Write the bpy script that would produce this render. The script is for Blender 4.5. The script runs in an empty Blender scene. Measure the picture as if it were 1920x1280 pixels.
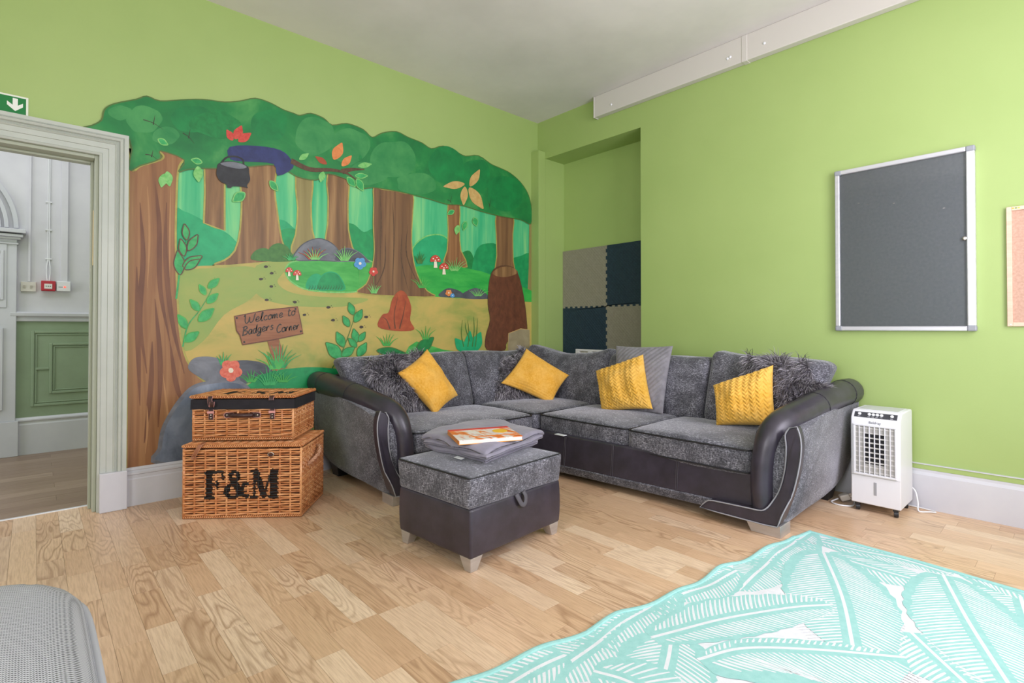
import bpy, bmesh, math, random
from mathutils import Vector, Matrix, noise as mnoise
random.seed(7)
PI = math.pi
# ------------------------------------------------------------------ camera
FPX, YAW, PITCH, SY = 984.92, 0.8312, 0.01134, -36.29
CAM = Vector((4.1986, -4.226, 1.15))
scene = bpy.context.scene
col = scene.collection
cd = bpy.data.cameras.new('camera')
cd.sensor_width = 36.0
cd.lens = FPX / 1920 * 36.0
cd.shift_y = SY / 1920
cd.clip_start = 0.02
cam = bpy.data.objects.new('camera', cd)
cam.location = CAM
cam.rotation_euler = (PI / 2 + PITCH, 0, YAW)
col.objects.link(cam)
scene.camera = cam
# ------------------------------------------------------------------ world, daylight and added fill
w = bpy.data.worlds.new('sky')
scene.world = w
w.use_nodes = True
w.node_tree.nodes['Background'].inputs[0].default_value = (0.80, 0.90, 1.0, 1)
w.node_tree.nodes['Background'].inputs[1].default_value = 1.0


def area(name, loc, rot, sx, sy, power, color):
    l = bpy.data.lights.new(name, 'AREA')
    l.shape = 'RECTANGLE'
    l.size, l.size_y, l.energy, l.color = sx, sy, power, color
    o = bpy.data.objects.new(name, l)
    o.location = loc
    o.rotation_euler = rot
    col.objects.link(o)
    return o


XR, YB, HC = 5.0, -6.6, 3.477        # far right wall, wall behind the camera, ceiling
WIN_R = [(-2.30, -0.80), (-4.55, -3.05)]       # window openings (y) in the right hand wall
FILL_WIN_B = [(3.2, 4.7)]               # added fill window (x) in the wall behind the camera
WZ0, WZ1 = 0.85, 3.05
for (a, b), pw in zip(WIN_R, (92, 30)):
    area('window_and_fill_light', (XR - 0.02, (a + b) / 2, (WZ0 + WZ1) / 2), (0, PI / 2, 0), WZ1 - WZ0, b - a, pw, (0.92, 0.87, 1.0))
for (a, b), pw in zip(FILL_WIN_B, (82,)):
    area('window_and_fill_light', ((a + b) / 2, YB + 0.02, (WZ0 + WZ1) / 2), (PI / 2, 0, 0), b - a, WZ1 - WZ0, pw, (0.97, 0.95, 1.0))  # light of the rear window, added as fill
area('corridor_ceiling_fill', (-1.2, -4.6, 3.3), (0, 0, 0), 1.2, 2.4, 26, (0.95, 0.94, 1.0))  # added fill under the corridor ceiling
area('corridor_end_fill', (-1.25, -6.55, 1.5), (PI / 2, 0, 0), 1.3, 1.9, 26, (0.95, 0.95, 1.0))  # added fill before the corridor end wall, which has no window
vs = scene.view_settings
vs.view_transform = 'Standard'
vs.look = 'None'
vs.gamma = 1.0
vs.use_curve_mapping = False
vs.exposure = 0.15

# ------------------------------------------------------------------ pixel to place
_cy, _sy, _cp, _sp = math.cos(YAW), math.sin(YAW), math.cos(PITCH), math.sin(PITCH)
FWD = Vector((-_sy * _cp, _cy * _cp, _sp))
RGT = Vector((_cy, _sy, 0))
UPV = RGT.cross(FWD)


def ray(x, y):
    return RGT * ((x - 960) / FPX) + UPV * ((640 + SY - y) / FPX) + FWD


def hit(x, y, p, n):
    """where the line of sight through a pixel meets the plane through p with normal n"""
    v = ray(x, y)
    p, n = Vector(p), Vector(n)
    return CAM + v * ((p - CAM).dot(n) / v.dot(n))


def onx(x, y, X=0.0): return hit(x, y, (X, 0, 0), (1, 0, 0))
def ony(x, y, Y=0.0): return hit(x, y, (0, Y, 0), (0, 1, 0))
def onz(x, y, Z=0.0): return hit(x, y, (0, 0, Z), (0, 0, 1))


# ------------------------------------------------------------------ materials
def lin(c):
    if isinstance(c, str):
        c = tuple(int(c[i:i + 2], 16) for i in (0, 2, 4))
    return tuple((v / 255 / 12.92 if v / 255 <= 0.04045 else ((v / 255 + 0.055) / 1.055) ** 2.4) for v in c) + (1,)


MATS = {}


class NT:
    def __init__(s, name):
        s.m = bpy.data.materials.new(name)
        s.m.use_nodes = True
        s.t = s.m.node_tree
        s.b = s.t.nodes['Principled BSDF']

    def n(s, typ, **kw):
        nd = s.t.nodes.new(typ)
        for k, v in kw.items():
            setattr(nd, k, v)
        return nd

    def l(s, a, b):
        s.t.links.new(a, b)

    def coord(s, scale, kind='Object'):
        tc = s.n('ShaderNodeTexCoord')
        mp = s.n('ShaderNodeMapping')
        mp.inputs['Scale'].default_value = scale if not isinstance(scale, (int, float)) else (scale,) * 3
        s.l(tc.outputs[kind], mp.inputs['Vector'])
        return mp.outputs['Vector']

    def noise(s, vec, scale=1.0, detail=3, rough=0.55, dist=0.0):
        nd = s.n('ShaderNodeTexNoise')
        nd.inputs['Scale'].default_value = scale
        nd.inputs['Detail'].default_value = detail
        nd.inputs['Roughness'].default_value = rough
        nd.inputs['Distortion'].default_value = dist
        if vec is not None:
            s.l(vec, nd.inputs['Vector'])
        return nd.outputs['Fac']

    def ramp(s, fac, stops):
        r = s.n('ShaderNodeValToRGB')
        e = r.color_ramp.elements
        while len(e) < len(stops):
            e.new(0.5)
        for el, (p, c) in zip(e, stops):
            el.position = p
            el.color = lin(c) if not isinstance(c, float) else (c, c, c, 1)
        s.l(fac, r.inputs['Fac'])
        return r.outputs['Color']

    def mix(s, fac, a, b, typ='MIX'):
        m = s.n('ShaderNodeMix', data_type='RGBA', blend_type=typ)
        for sock, v in ((m.inputs[0], fac), (m.inputs[6], a), (m.inputs[7], b)):
            if hasattr(v, 'is_linked') or hasattr(v, 'links'):
                s.l(v, sock)
            else:
                sock.default_value = v
        return m.outputs[2]

    def bump(s, h, strength=0.3, dist=0.01):
        b = s.n('ShaderNodeBump')
        b.inputs['Strength'].default_value = strength
        b.inputs['Distance'].default_value = dist
        s.l(h, b.inputs['Height'])
        s.l(b.outputs['Normal'], s.b.inputs['Normal'])


def mat(name, c, rough=0.6, metal=0.0, spec=0.5, c2=None, scale=4.0, lo=0.35, hi=0.65, detail=4, bump=None, sheen=0.0, coat=0.0, dist=0.0, c3=None):
    """plain surface; c2 (c3): second (third) colour mixed in by noise; bump=(scale, strength, distance)"""
    if name in MATS:
        return MATS[name]
    t = NT(name)
    b = t.b
    b.inputs['Base Color'].default_value = lin(c)
    b.inputs['Roughness'].default_value = rough
    b.inputs['Metallic'].default_value = metal
    b.inputs['Specular IOR Level'].default_value = spec
    if sheen:
        b.inputs['Sheen Weight'].default_value = sheen
        b.inputs['Sheen Roughness'].default_value = 0.4
    if coat:
        b.inputs['Coat Weight'].default_value = coat
    if c2 is not None:
        f = t.noise(t.coord(scale), 1.0, detail, 0.6, dist)
        st = [(lo, c), (hi, c2)] if c3 is None else [(lo, c), ((lo + hi) / 2, c2), (hi, c3)]
        t.l(t.ramp(f, st), b.inputs['Base Color'])
    if bump:
        f = t.noise(t.coord(bump[0]), 1.0, 3)
        t.bump(f, bump[1], bump[2])
    MATS[name] = t.m
    return t.m


# ------------------------------------------------------------------ mesh builder
WLOC = {}


def catmull(pts, n=6, closed=False):
    pts = [Vector(p) for p in pts]
    out = []
    N = len(pts)
    rng = range(N if closed else N - 1)
    for i in rng:
        p1, p2 = pts[i], pts[(i + 1) % N]
        p0 = pts[i - 1] if (closed or i > 0) else p1 * 2 - p2
        p3 = pts[(i + 2) % N] if (closed or i + 2 < N) else p2 * 2 - p1
        for k in range(n):
            t = k / n
            out.append(0.5 * ((2 * p1) + (p2 - p0) * t + (2 * p0 - 5 * p1 + 4 * p2 - p3) * t * t + (3 * p1 - p0 - 3 * p2 + p3) * t ** 3))
    if not closed:
        out.append(pts[-1])
    return out


class MB:
    def __init__(s):
        s.v, s.f, s.mi = [], [], []

    def add(s, vs, fs, mi=0):
        o = len(s.v)
        s.v += [tuple(p) for p in vs]
        s.f += [tuple(o + i for i in f) for f in fs]
        s.mi += [mi] * len(fs)
        return s

    def box(s, x0, x1, y0, y1, z0, z1, mi=0, M=None):
        vs = [Vector((x, y, z)) for z in (z0, z1) for y in (y0, y1) for x in (x0, x1)]
        if M is not None:
            vs = [M @ p for p in vs]
        return s.add(vs, [(0, 2, 3, 1), (4, 5, 7, 6), (0, 1, 5, 4), (2, 6, 7, 3), (0, 4, 6, 2), (1, 3, 7, 5)], mi)

    def hexa(s, bot, top, mi=0):
        """bottom and top loops of equal length"""
        n = len(bot)
        fs = [tuple(reversed(range(n))), tuple(range(n, 2 * n))] + [(i, (i + 1) % n, n + (i + 1) % n, n + i) for i in range(n)]
        return s.add(list(bot) + list(top), fs, mi)

    def poly(s, pts, mi=0):
        return s.add(pts, [tuple(range(len(pts)))], mi)

    def prism(s, pts, d, mi=0):
        """flat outline pushed along the vector d"""
        d = Vector(d)
        return s.hexa(pts, [Vector(p) + d for p in pts], mi)

    def tube(s, pts, r, seg=8, closed=False, cap=True, mi=0, flat=1.0, upv=None):
        pts = [Vector(p) for p in pts]
        N = len(pts)
        R = r if isinstance(r, (list, tuple)) else [r] * N
        tan = []
        for i in range(N):
            a = pts[i - 1] if (i > 0 or closed) else pts[i]
            b = pts[(i + 1) % N] if (i < N - 1 or closed) else pts[i]
            tan.append((b - a).normalized() if (b - a).length > 1e-9 else Vector((0, 0, 1)))
        up = Vector(upv) if upv else (Vector((0, 0, 1)) if abs(tan[0].z) < 0.9 else Vector((1, 0, 0)))
        nrm = (up - tan[0] * up.dot(tan[0])).normalized()
        vs = []
        for i in range(N):
            nrm = (nrm - tan[i] * nrm.dot(tan[i]))
            nrm = nrm.normalized() if nrm.length > 1e-6 else tan[i].orthogonal().normalized()
            bi = tan[i].cross(nrm)
            for k in range(seg):
                a = 2 * PI * k / seg
                vs.append(pts[i] + nrm * (math.cos(a) * R[i] * flat) + bi * (math.sin(a) * R[i]))
        fs = []
        for i in range(N if closed else N - 1):
            j = (i + 1) % N
            for k in range(seg):
                l = (k + 1) % seg
                fs.append((i * seg + k, i * seg + l, j * seg + l, j * seg + k))
        if cap and not closed:
            fs.append(tuple(reversed(range(seg))))
            fs.append(tuple((N - 1) * seg + k for k in range(seg)))
        return s.add(vs, fs, mi)

    def lathe(s, prof, origin, axis=(0, 0, 1), seg=16, mi=0):
        """profile of (radius, height) turned about an axis"""
        ax = Vector(axis).normalized()
        a = ax.orthogonal().normalized()
        b = ax.cross(a)
        o = Vector(origin)
        vs = []
        for r, h in prof:
            for k in range(seg):
                t = 2 * PI * k / seg
                vs.append(o + ax * h + (a * math.cos(t) + b * math.sin(t)) * max(r, 1e-5))
        fs = []
        for i in range(len(prof) - 1):
            for k in range(seg):
                l = (k + 1) % seg
                fs.append((i * seg + k, i * seg + l, (i + 1) * seg + l, (i + 1) * seg + k))
        fs.append(tuple(reversed(range(seg))))
        fs.append(tuple((len(prof) - 1) * seg + k for k in range(seg)))
        return s.add(vs, fs, mi)

    def rbox(s, hx, hy, hz, r, fn=None, M=None, n=6, mi=0, rn=3):
        """rounded box of half sizes hx, hy, hz and edge radius r, bent by fn, placed by M"""
        def ticks(h):
            rr = min(r, h * 0.98)
            e = [-h + rr * (1 - math.cos(PI / 2 * k / rn)) for k in range(rn)]
            e = [-h] + [-h + rr * k / rn for k in range(1, rn + 1)]
            inner = [(-h + rr) + (2 * h - 2 * rr) * k / n for k in range(1, n)]
            return e + inner + [-x for x in reversed(e)]
        T = [ticks(hx), ticks(hy), ticks(hz)]
        H = (hx, hy, hz)
        idx, vs, fs = {}, [], []

        def vid(i, j, k):
            key = (i, j, k)
            if key not in idx:
                q = Vector((T[0][i], T[1][j], T[2][k]))
                inn = Vector([max(-(H[a] - min(r, H[a] * .98)), min(H[a] - min(r, H[a] * .98), q[a])) for a in range(3)])
                d = q - inn
                if d.length > 1e-9:
                    m = max(abs(c) for c in d)
                    q = inn + d.normalized() * min(r, m if m > 0 else r)
                if fn:
                    q = Vector(fn(q.x, q.y, q.z))
                if M is not None:
                    q = M @ q
                idx[key] = len(vs)
                vs.append(q)
            return idx[key]
        L = [len(t) - 1 for t in T]
        for a in range(3):
            b, c = (a + 1) % 3, (a + 2) % 3
            for side in (0, L[a]):
                for i in range(L[b]):
                    for j in range(L[c]):
                        q = []
                        for (di, dj) in ((0, 0), (1, 0), (1, 1), (0, 1)):
                            k3 = [0, 0, 0]
                            k3[a], k3[b], k3[c] = side, i + di, j + dj
                            q.append(vid(*k3))
                        fs.append(tuple(q if side else reversed(q)))
        return s.add(vs, fs, mi)

    def build(s, name, mats, parent=None, smooth=False, loc=None, bevel=None, normals=True, mod=None):
        me = bpy.data.meshes.new(name)
        if loc is None:
            loc = WLOC.get(parent.name, Vector((0, 0, 0))) if parent else Vector((0, 0, 0))
        loc = Vector(loc)
        me.from_pydata([(p[0] - loc.x, p[1] - loc.y, p[2] - loc.z) for p in s.v], [], s.f)
        if not isinstance(mats, (list, tuple)):
            mats = [mats]
        for m in mats:
            me.materials.append(m)
        if len(mats) > 1:
            me.polygons.foreach_set('material_index', s.mi)
        if normals:
            bm = bmesh.new()
            bm.from_mesh(me)
            bmesh.ops.recalc_face_normals(bm, faces=bm.faces)
            bm.to_mesh(me)
            bm.free()
        if smooth:
            me.polygons.foreach_set('use_smooth', [True] * len(me.polygons))
        o = bpy.data.objects.new(name, me)
        col.objects.link(o)
        if parent:
            o.parent = parent
            WLOC[o.name] = WLOC.get(parent.name, Vector((0, 0, 0)))
        else:
            o.location = loc
            WLOC[o.name] = loc
        if bevel:
            md = o.modifiers.new('bevel', 'BEVEL')
            md.width, md.segments = bevel, 2
            md.limit_method = 'ANGLE'
            md.angle_limit = math.radians(40)
            if smooth:
                me.set_sharp_from_angle(angle=math.radians(50))
        elif smooth and smooth != 2:
            me.set_sharp_from_angle(angle=math.radians(55))
        return o


def tag(o, label, cat=None, group=None, kind=None):
    o['label'] = label
    if cat:
        o['category'] = cat
    if group:
        o['group'] = group
    if kind:
        o['kind'] = kind
    return o


def thing(name, loc, label, cat, group=None):
    o = bpy.data.objects.new(name, None)
    o.location = loc
    o.empty_display_size = 0.1
    col.objects.link(o)
    WLOC[o.name] = Vector(loc)
    return tag(o, label, cat, group)


def struct(o, label):
    o['kind'] = 'structure'
    o['label'] = label
    return o


def stuff(o):
    o['kind'] = 'stuff'
    return o


def text_mesh(body, size, font_scale_x=1.0):
    """flat outline of some lettering as (verts, faces) in the xy plane"""
    cu = bpy.data.curves.new('lettering', 'FONT')
    cu.body = body
    cu.size = size
    cu.resolution_u = 3
    cu.align_x = 'CENTER'
    cu.align_y = 'CENTER'
    ob = bpy.data.objects.new('lettering', cu)
    col.objects.link(ob)
    dg = bpy.context.evaluated_depsgraph_get()
    me = bpy.data.meshes.new_from_object(ob.evaluated_get(dg))
    vs = [tuple(v.co) for v in me.vertices]
    fs = [tuple(p.vertices) for p in me.polygons]
    bpy.data.objects.remove(ob)
    bpy.data.curves.remove(cu)
    bpy.data.meshes.remove(me)
    return vs, fs


def frame(origin, ex, ey):
    """matrix with axes ex, ey (roughly) and their normal"""
    ex = Vector(ex).normalized()
    ez = ex.cross(Vector(ey)).normalized()
    ey = ez.cross(ex)
    o = Vector(origin)
    return Matrix(((ex.x, ey.x, ez.x, o.x), (ex.y, ey.y, ez.y, o.y), (ex.z, ey.z, ez.z, o.z), (0, 0, 0, 1)))


# ------------------------------------------------------------------ shared surfaces
def wall_paint():
    t = NT('green wall paint')
    f = t.noise(t.coord(1.3), 1.0, 3)
    t.l(t.ramp(f, [(0.3, (152, 177, 98)), (0.7, (158, 182, 104))]), t.b.inputs['Base Color'])
    t.b.inputs['Roughness'].default_value = 0.58
    t.b.inputs['Specular IOR Level'].default_value = 1.0
    t.bump(t.noise(t.coord(90), 1.0, 3), 0.08, 0.004)
    return t.m


GREEN = wall_paint()
WHITE = mat('white gloss paint', (196, 198, 205), 0.35, c2=(204, 206, 211), scale=3, bump=(25, 0.05, 0.004))
SAGE = mat('pale grey green gloss paint', (182, 188, 180), 0.38, c2=(190, 195, 187), scale=4)
CEIL = mat('ceiling paint', (226, 222, 218), 0.9, c2=(212, 209, 204), scale=(0.7, 0.7, 0.7), lo=0.4, hi=0.62, detail=5, bump=(6, 0.12, 0.01))
CORRW = mat('white corridor plaster', (214, 214, 220), 0.7, c2=(206, 206, 213), scale=3, bump=(20, 0.12, 0.006))
CGREEN = mat('sage green dado paint', (140, 160, 132), 0.5, c2=(134, 153, 126), scale=5)
DARK = mat('dark gap', (40, 32, 26), 0.9)
STEEL = mat('brushed metal', (190, 188, 182), 0.32, 0.9, c2=(168, 166, 160), scale=(3, 3, 60))
WPLAST = mat('white plastic', (226, 228, 232), 0.35)
BPLAST = mat('black plastic', (34, 36, 40), 0.4)


def oak():
    t = NT('oak laminate')
    geo = t.n('ShaderNodeNewGeometry')
    oi = t.n('ShaderNodeObjectInfo')
    add = t.n('ShaderNodeMath', operation='ADD')
    t.l(geo.outputs['Random Per Island'], add.inputs[0])
    t.l(oi.outputs['Random'], add.inputs[1])
    fr = t.n('ShaderNodeMath', operation='FRACT')
    t.l(add.outputs[0], fr.inputs[0])
    rnd = fr.outputs[0]
    sc = t.n('ShaderNodeMath', operation='MULTIPLY')
    sc.inputs[1].default_value = 37.0
    t.l(rnd, sc.inputs[0])
    cmb = t.n('ShaderNodeCombineXYZ')
    t.l(sc.outputs[0], cmb.inputs[0])
    t.l(sc.outputs[0], cmb.inputs[1])
    ad = t.n('ShaderNodeVectorMath', operation='ADD')
    t.l(geo.outputs['Position'], ad.inputs[0])
    t.l(cmb.outputs[0], ad.inputs[1])

    def mapped(s):
        mp = t.n('ShaderNodeMapping')
        mp.inputs['Scale'].default_value = s
        t.l(ad.outputs[0], mp.inputs['Vector'])
        return mp.outputs['Vector']
    base = t.ramp(rnd, [(0.0, (226, 194, 160)), (0.25, (212, 176, 140)), (0.5, (236, 211, 180)), (0.75, (206, 170, 134)), (1.0, (230, 199, 163))])
    # cathedral figure: rings cut lengthwise
    wv = t.n('ShaderNodeTexNoise')
    wv.inputs['Scale'].default_value = 1.0
    wv.inputs['Detail'].default_value = 1.3
    wv.inputs['Distortion'].default_value = 0.25
    t.l(mapped((1.5, 9.5, 1)), wv.inputs['Vector'])
    ml = t.n('ShaderNodeMath', operation='MULTIPLY')
    ml.inputs[1].default_value = 13.0
    t.l(wv.outputs['Fac'], ml.inputs[0])
    fc = t.n('ShaderNodeMath', operation='FRACT')
    t.l(ml.outputs[0], fc.inputs[0])
    ring = t.ramp(fc.outputs[0], [(0.0, 1.0), (0.3, 0.0), (0.72, 0.0), (1.0, 1.0)])
    amt = t.n('ShaderNodeMath', operation='MULTIPLY')
    t.l(ring, amt.inputs[0])
    rs = t.n('ShaderNodeMath', operation='MULTIPLY')
    rs.inputs[1].default_value = 7.31
    t.l(rnd, rs.inputs[0])
    rf = t.n('ShaderNodeMath', operation='FRACT')
    t.l(rs.outputs[0], rf.inputs[0])
    rr = t.ramp(rf.outputs[0], [(0.3, 0.05), (0.85, 0.55)])
    t.l(rr, amt.inputs[1])
    c1 = t.mix(amt.outputs[0], base, lin((140, 100, 70)))
    fine = t.noise(mapped((9, 150, 1)), 1.0, 3, 0.6)
    c2 = t.mix(t.ramp(fine, [(0.42, 0.0), (0.72, 0.45)]), c1, lin((158, 120, 88)))
    t.l(c2, t.b.inputs['Base Color'])
    t.b.inputs['Roughness'].default_value = 0.33
    t.b.inputs['Specular IOR Level'].default_value = 0.45
    t.bump(fine, 0.04, 0.002)
    return t.m


OAK = oak()


def boards_grey():
    t = NT('grey brown boards')
    geo = t.n('ShaderNodeNewGeometry')
    oi = t.n('ShaderNodeObjectInfo')
    base = t.ramp(oi.outputs['Random'], [(0, (150, 128, 108)), (0.5, (138, 116, 98)), (1, (162, 140, 120))])
    mp = t.n('ShaderNodeMapping')
    mp.inputs['Scale'].default_value = (60, 3, 1)
    t.l(geo.outputs['Position'], mp.inputs['Vector'])
    f = t.noise(mp.outputs['Vector'], 1.0, 4)
    t.l(t.mix(t.ramp(f, [(0.4, 0.0), (0.7, 0.45)]), base, lin((104, 84, 68))), t.b.inputs['Base Color'])
    t.b.inputs['Roughness'].default_value = 0.4
    return t.m


GREYB = boards_grey()

# ------------------------------------------------------------------ floor: laid strips, each its own piece
fb = MB()
fb.box(-0.19, XR, YB, 0.34, -0.06, -0.004)
floor = struct(fb.build('floor', DARK), 'oak laminate floor laid in two-strip boards')
PITCH_S = 0.1012
strips = []
y_ref = -2.685 + PITCH_S * 30
k = 0
while True:
    ytop = y_ref - PITCH_S * k
    k += 1
    if ytop > 0.33:
        continue
    if ytop - PITCH_S < YB:
        break
    x = -0.176 + random.uniform(-0.3, 0)
    while x < XR:
        L = random.choice((0.353, 0.353, 0.353, 0.47, 0.53, 0.7, 0.24))
        x0, x1 = max(x, -0.176), min(x + L, XR)
        if x1 - x0 > 0.03 and not (x1 <= 0.0 and ytop > -3.9):
            strips.append((x0, x1, ytop - PITCH_S, ytop))
        x += L


def strip_weight(s):
    cx, cy = (s[0] + s[1]) / 2, (s[2] + s[3]) / 2
    v = Vector((cx, cy, 0)) - CAM
    z = v.dot(FWD)
    if z < 0.6:
        return 0
    px, py = 960 + FPX * v.dot(RGT) / z, 640 + SY - FPX * v.dot(UPV) / z
    if not (-20 < px < 1940 and 600 < py < 1330):
        return 0
    if (cx < 1.1 and cy > -2.45) or (cy > -1.1 and cx < 3.05) or (cx > 3.3 and cy < -1.1):
        return 0.001 / z
    return (s[1] - s[0]) / z ** 3


strips.sort(key=strip_weight, reverse=True)
ub = MB()
ub.box(0, 1, 0, 1, -0.004, 0)
unit = None
for i, (x0, x1, y0, y1) in enumerate(strips[:300]):
    if unit is None:
        unit = ub.build('plank', OAK, floor)
        o = unit
    else:
        o = unit.copy()
        col.objects.link(o)
        o.parent = floor
    o.location = (x0, y0, random.uniform(-0.0003, 0))
    o.scale = (x1 - x0 - 0.0008, y1 - y0 - 0.0008, 1)
rest = MB()
for (x0, x1, y0, y1) in strips[300:]:
    rest.box(x0, x1 - 0.0008, y0, y1 - 0.0008, -0.004, 0)
stuff(rest.build('plank_field', OAK, floor))

# ------------------------------------------------------------------ walls and ceiling
DY0, DY1, DZ = -4.83, -3.925, 2.236          # door opening
m = MB()
m.box(-0.18, 0, DY1, 0.34, -0.06, HC + 0.1)
m.box(-0.18, 0, YB, DY0, -0.06, HC + 0.1)
m.box(-0.18, 0, DY0, DY1, DZ, HC + 0.1)
wall_left = struct(m.build('wall_left', GREEN), 'lime green wall that carries the painted mural')
AX0, AX1, AZ, AD = 0.1194, 1.3677, 3.045, 0.31
m = MB()
m.box(0, AX0, 0, 0.40, -0.06, HC + 0.1)
m.box(AX1, XR + 0.2, 0, 0.40, -0.06, HC + 0.1)
m.box(AX0, AX1, 0, 0.40, AZ, HC + 0.1)
m.box(AX0, AX1, AD, 0.40, -0.06, AZ)
wall_right = struct(m.build('wall_right', GREEN), 'lime green wall with a shallow recess next to the corner')
m = MB()
m.box(0, AX0, -0.105, 0, 0, 3.12)
struct(m.build('trim_3', GREEN, bevel=0.003), 'green boxed-in pipe casing in the wall corner')
m = MB()
ys = [YB - 0.2] + [v for p in sorted(WIN_R) for v in p] + [0.4]
for i in range(0, len(ys), 2):
    m.box(XR, XR + 0.2, ys[i], ys[i + 1], -0.06, HC + 0.1)
for (a, b) in WIN_R:
    m.box(XR, XR + 0.2, a, b, -0.06, WZ0)
    m.box(XR, XR + 0.2, a, b, WZ1, HC + 0.1)
struct(m.build('wall_window', GREEN), 'green wall with tall windows to the right of the camera')
m = MB()
xs = [-0.18] + [v for p in FILL_WIN_B for v in p] + [XR + 0.2]
for i in range(0, len(xs), 2):
    m.box(xs[i], xs[i + 1], YB - 0.2, YB, -0.06, HC + 0.1)
for (a, b) in FILL_WIN_B:
    m.box(a, b, YB - 0.2, YB, -0.06, WZ0)
    m.box(a, b, YB - 0.2, YB, WZ1, HC + 0.1)
struct(m.build('wall_rear', CEIL), 'pale wall behind the camera with a window added for fill light')
m = MB()
m.box(-0.18, XR + 0.2, YB - 0.2, 0.4, HC, HC + 0.1)
ceil_o = struct(m.build('ceiling', CEIL), 'off-white plaster ceiling with faint patches')
GLASS = None


def glass():
    t = NT('clear glazing')
    tr = t.n('ShaderNodeBsdfTransparent')
    gl = t.n('ShaderNodeBsdfGlossy')
    gl.inputs['Roughness'].default_value = 0.04
    fr = t.n('ShaderNodeFresnel')
    fr.inputs['IOR'].default_value = 1.45
    mx = t.n('ShaderNodeMixShader')
    t.l(fr.outputs[0], mx.inputs[0])
    t.l(tr.outputs[0], mx.inputs[1])
    t.l(gl.outputs[0], mx.inputs[2])
    t.l(mx.outputs[0], t.t.nodes['Material Output'].inputs['Surface'])
    return t.m


GLASS = glass()


def window(idx, P, e, wdt):
    """sash window: P lower left corner, e direction along the wall"""
    e = Vector(e)
    nrm = Vector((-e.y, e.x, 0))
    m = MB()
    M = Matrix(((e.x, nrm.x, 0, P[0]), (e.y, nrm.y, 0, P[1]), (0, 0, 1, WZ0), (0, 0, 0, 1)))
    h = WZ1 - WZ0
    t = 0.06
    m.box(0, wdt, -0.03, 0.03, 0, t, M=M)
    m.box(0, wdt, -0.03, 0.03, h - t, h, M=M)
    m.box(0, wdt, -0.03, 0.03, h / 2 - t / 2, h / 2 + t / 2, M=M)
    m.box(0, t, -0.03, 0.03, t, h - t, M=M)
    m.box(wdt - t, wdt, -0.03, 0.03, t, h - t, M=M)
    m.box(wdt / 2 - 0.015, wdt / 2 + 0.015, -0.02, 0.02, t, h - t, M=M)
    o = struct(m.build('window_%d' % idx, WHITE), 'white sash window outside the picture')
    for zz in (0, 1):
        for xx in (0, 1):
            g = MB()
            a0 = t if xx == 0 else wdt / 2 + 0.015
            a1 = wdt / 2 - 0.015 if xx == 0 else wdt - t
            b0 = t if zz == 0 else h / 2 + t / 2
            b1 = h / 2 - t / 2 if zz == 0 else h - t
            g.box(a0, a1, -0.003, 0.003, b0, b1, M=M)
            g.build('pane', GLASS, o)


for i, (a, b) in enumerate(WIN_R):
    window(i + 1, (XR + 0.1, a, 0), (0, 1, 0), b - a)
for i, (a, b) in enumerate(FILL_WIN_B):
    window(i + 3, (a, YB - 0.1, 0), (1, 0, 0), b - a)  # rear sash window, added to carry the fill light

# skirting boards: stepped section run along the wall


def run(name, prof, path, mt, label, parent=None, closed_prof=True):
    """profile of (out, z) swept along a floor path of (point, outward) pairs"""
    m = MB()
    vs, n = [], len(prof)
    for p, o in path:
        for d, z in prof:
            vs.append(Vector((p[0] + o[0] * d, p[1] + o[1] * d, z)))
    fs = [tuple(range(n)), tuple(reversed(range(len(vs) - n, len(vs))))]
    for i in range(len(path) - 1):
        for k in range(n):
            l = (k + 1) % n
            fs.append((i * n + k, i * n + l, (i + 1) * n + l, (i + 1) * n + k))
    m.add(vs, fs)
    o = m.build(name, mt, parent)
    return struct(o, label) if parent is None else o


SK_L = [(0, 0), (.026, 0), (.026, .17), (.022, .178), (.022, .198), (.03, .203), (.03, .213), (.018, .225), (.022, .232), (.012, .246), (0, .248)]
run('baseboard_left', SK_L, [((0, -3.776), (1, 0)), ((0, -2.55), (1, 0)), ((0, -0.105), (1, 0))], WHITE, 'tall white moulded skirting board under the mural')
SK_R = [(0, 0), (.024, 0), (.024, .214), (.014, .232), (.014, .248), (0, .249)]
run('baseboard_right', SK_R, [((AX1, 0), (0, -1)), ((XR, 0), (0, -1))], WHITE, 'white skirting board along the wall with the noticeboard')
m = MB()
m.box(AX1, XR, -0.012, 0, 0.249, 0.279)
m.box(AX1, XR, -0.016, 0, 0.279, 0.285, mi=1)
struct(m.build('trim_2', [GREEN, WHITE]), 'narrow green fillet with a white bead above the skirting')

# ceiling trunking
TRK = mat('white trunking', (204, 200, 192), 0.5)
m = MB()
m.box(0.865, 2.372, -0.066, 0, 3.269, HC)
trunk = struct(m.build('trim_4', TRK, bevel=0.006), 'white boxed trunking running under the ceiling')
m = MB()
m.box(2.382, XR, -0.066, 0, 3.269, HC)
m.build('trunking_length', TRK, trunk, bevel=0.006)
m = MB()
m.box(2.355, 2.40, -0.0695, 0, 3.266, HC - 0.001)
m.build('joint_cover', TRK, trunk, bevel=0.004)
m = MB()
m.box(0.858, 0.872, -0.07, 0, 3.265, HC - 0.001)
m.build('end_cap', TRK, trunk, bevel=0.003)
for (px, py) in ((1146, 196), (1364, 110), (1369, 107), (1433, 81)):
    p = ony(px, py, -0.066)
    m = MB()
    m.lathe([(0.011, 0), (0.009, 0.005), (0.004, 0.008)], p, (0, -1, 0), 10)
    m.build('screw_cap', WPLAST, trunk, smooth=True)

# ------------------------------------------------------------------ door surround
m = MB()
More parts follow.
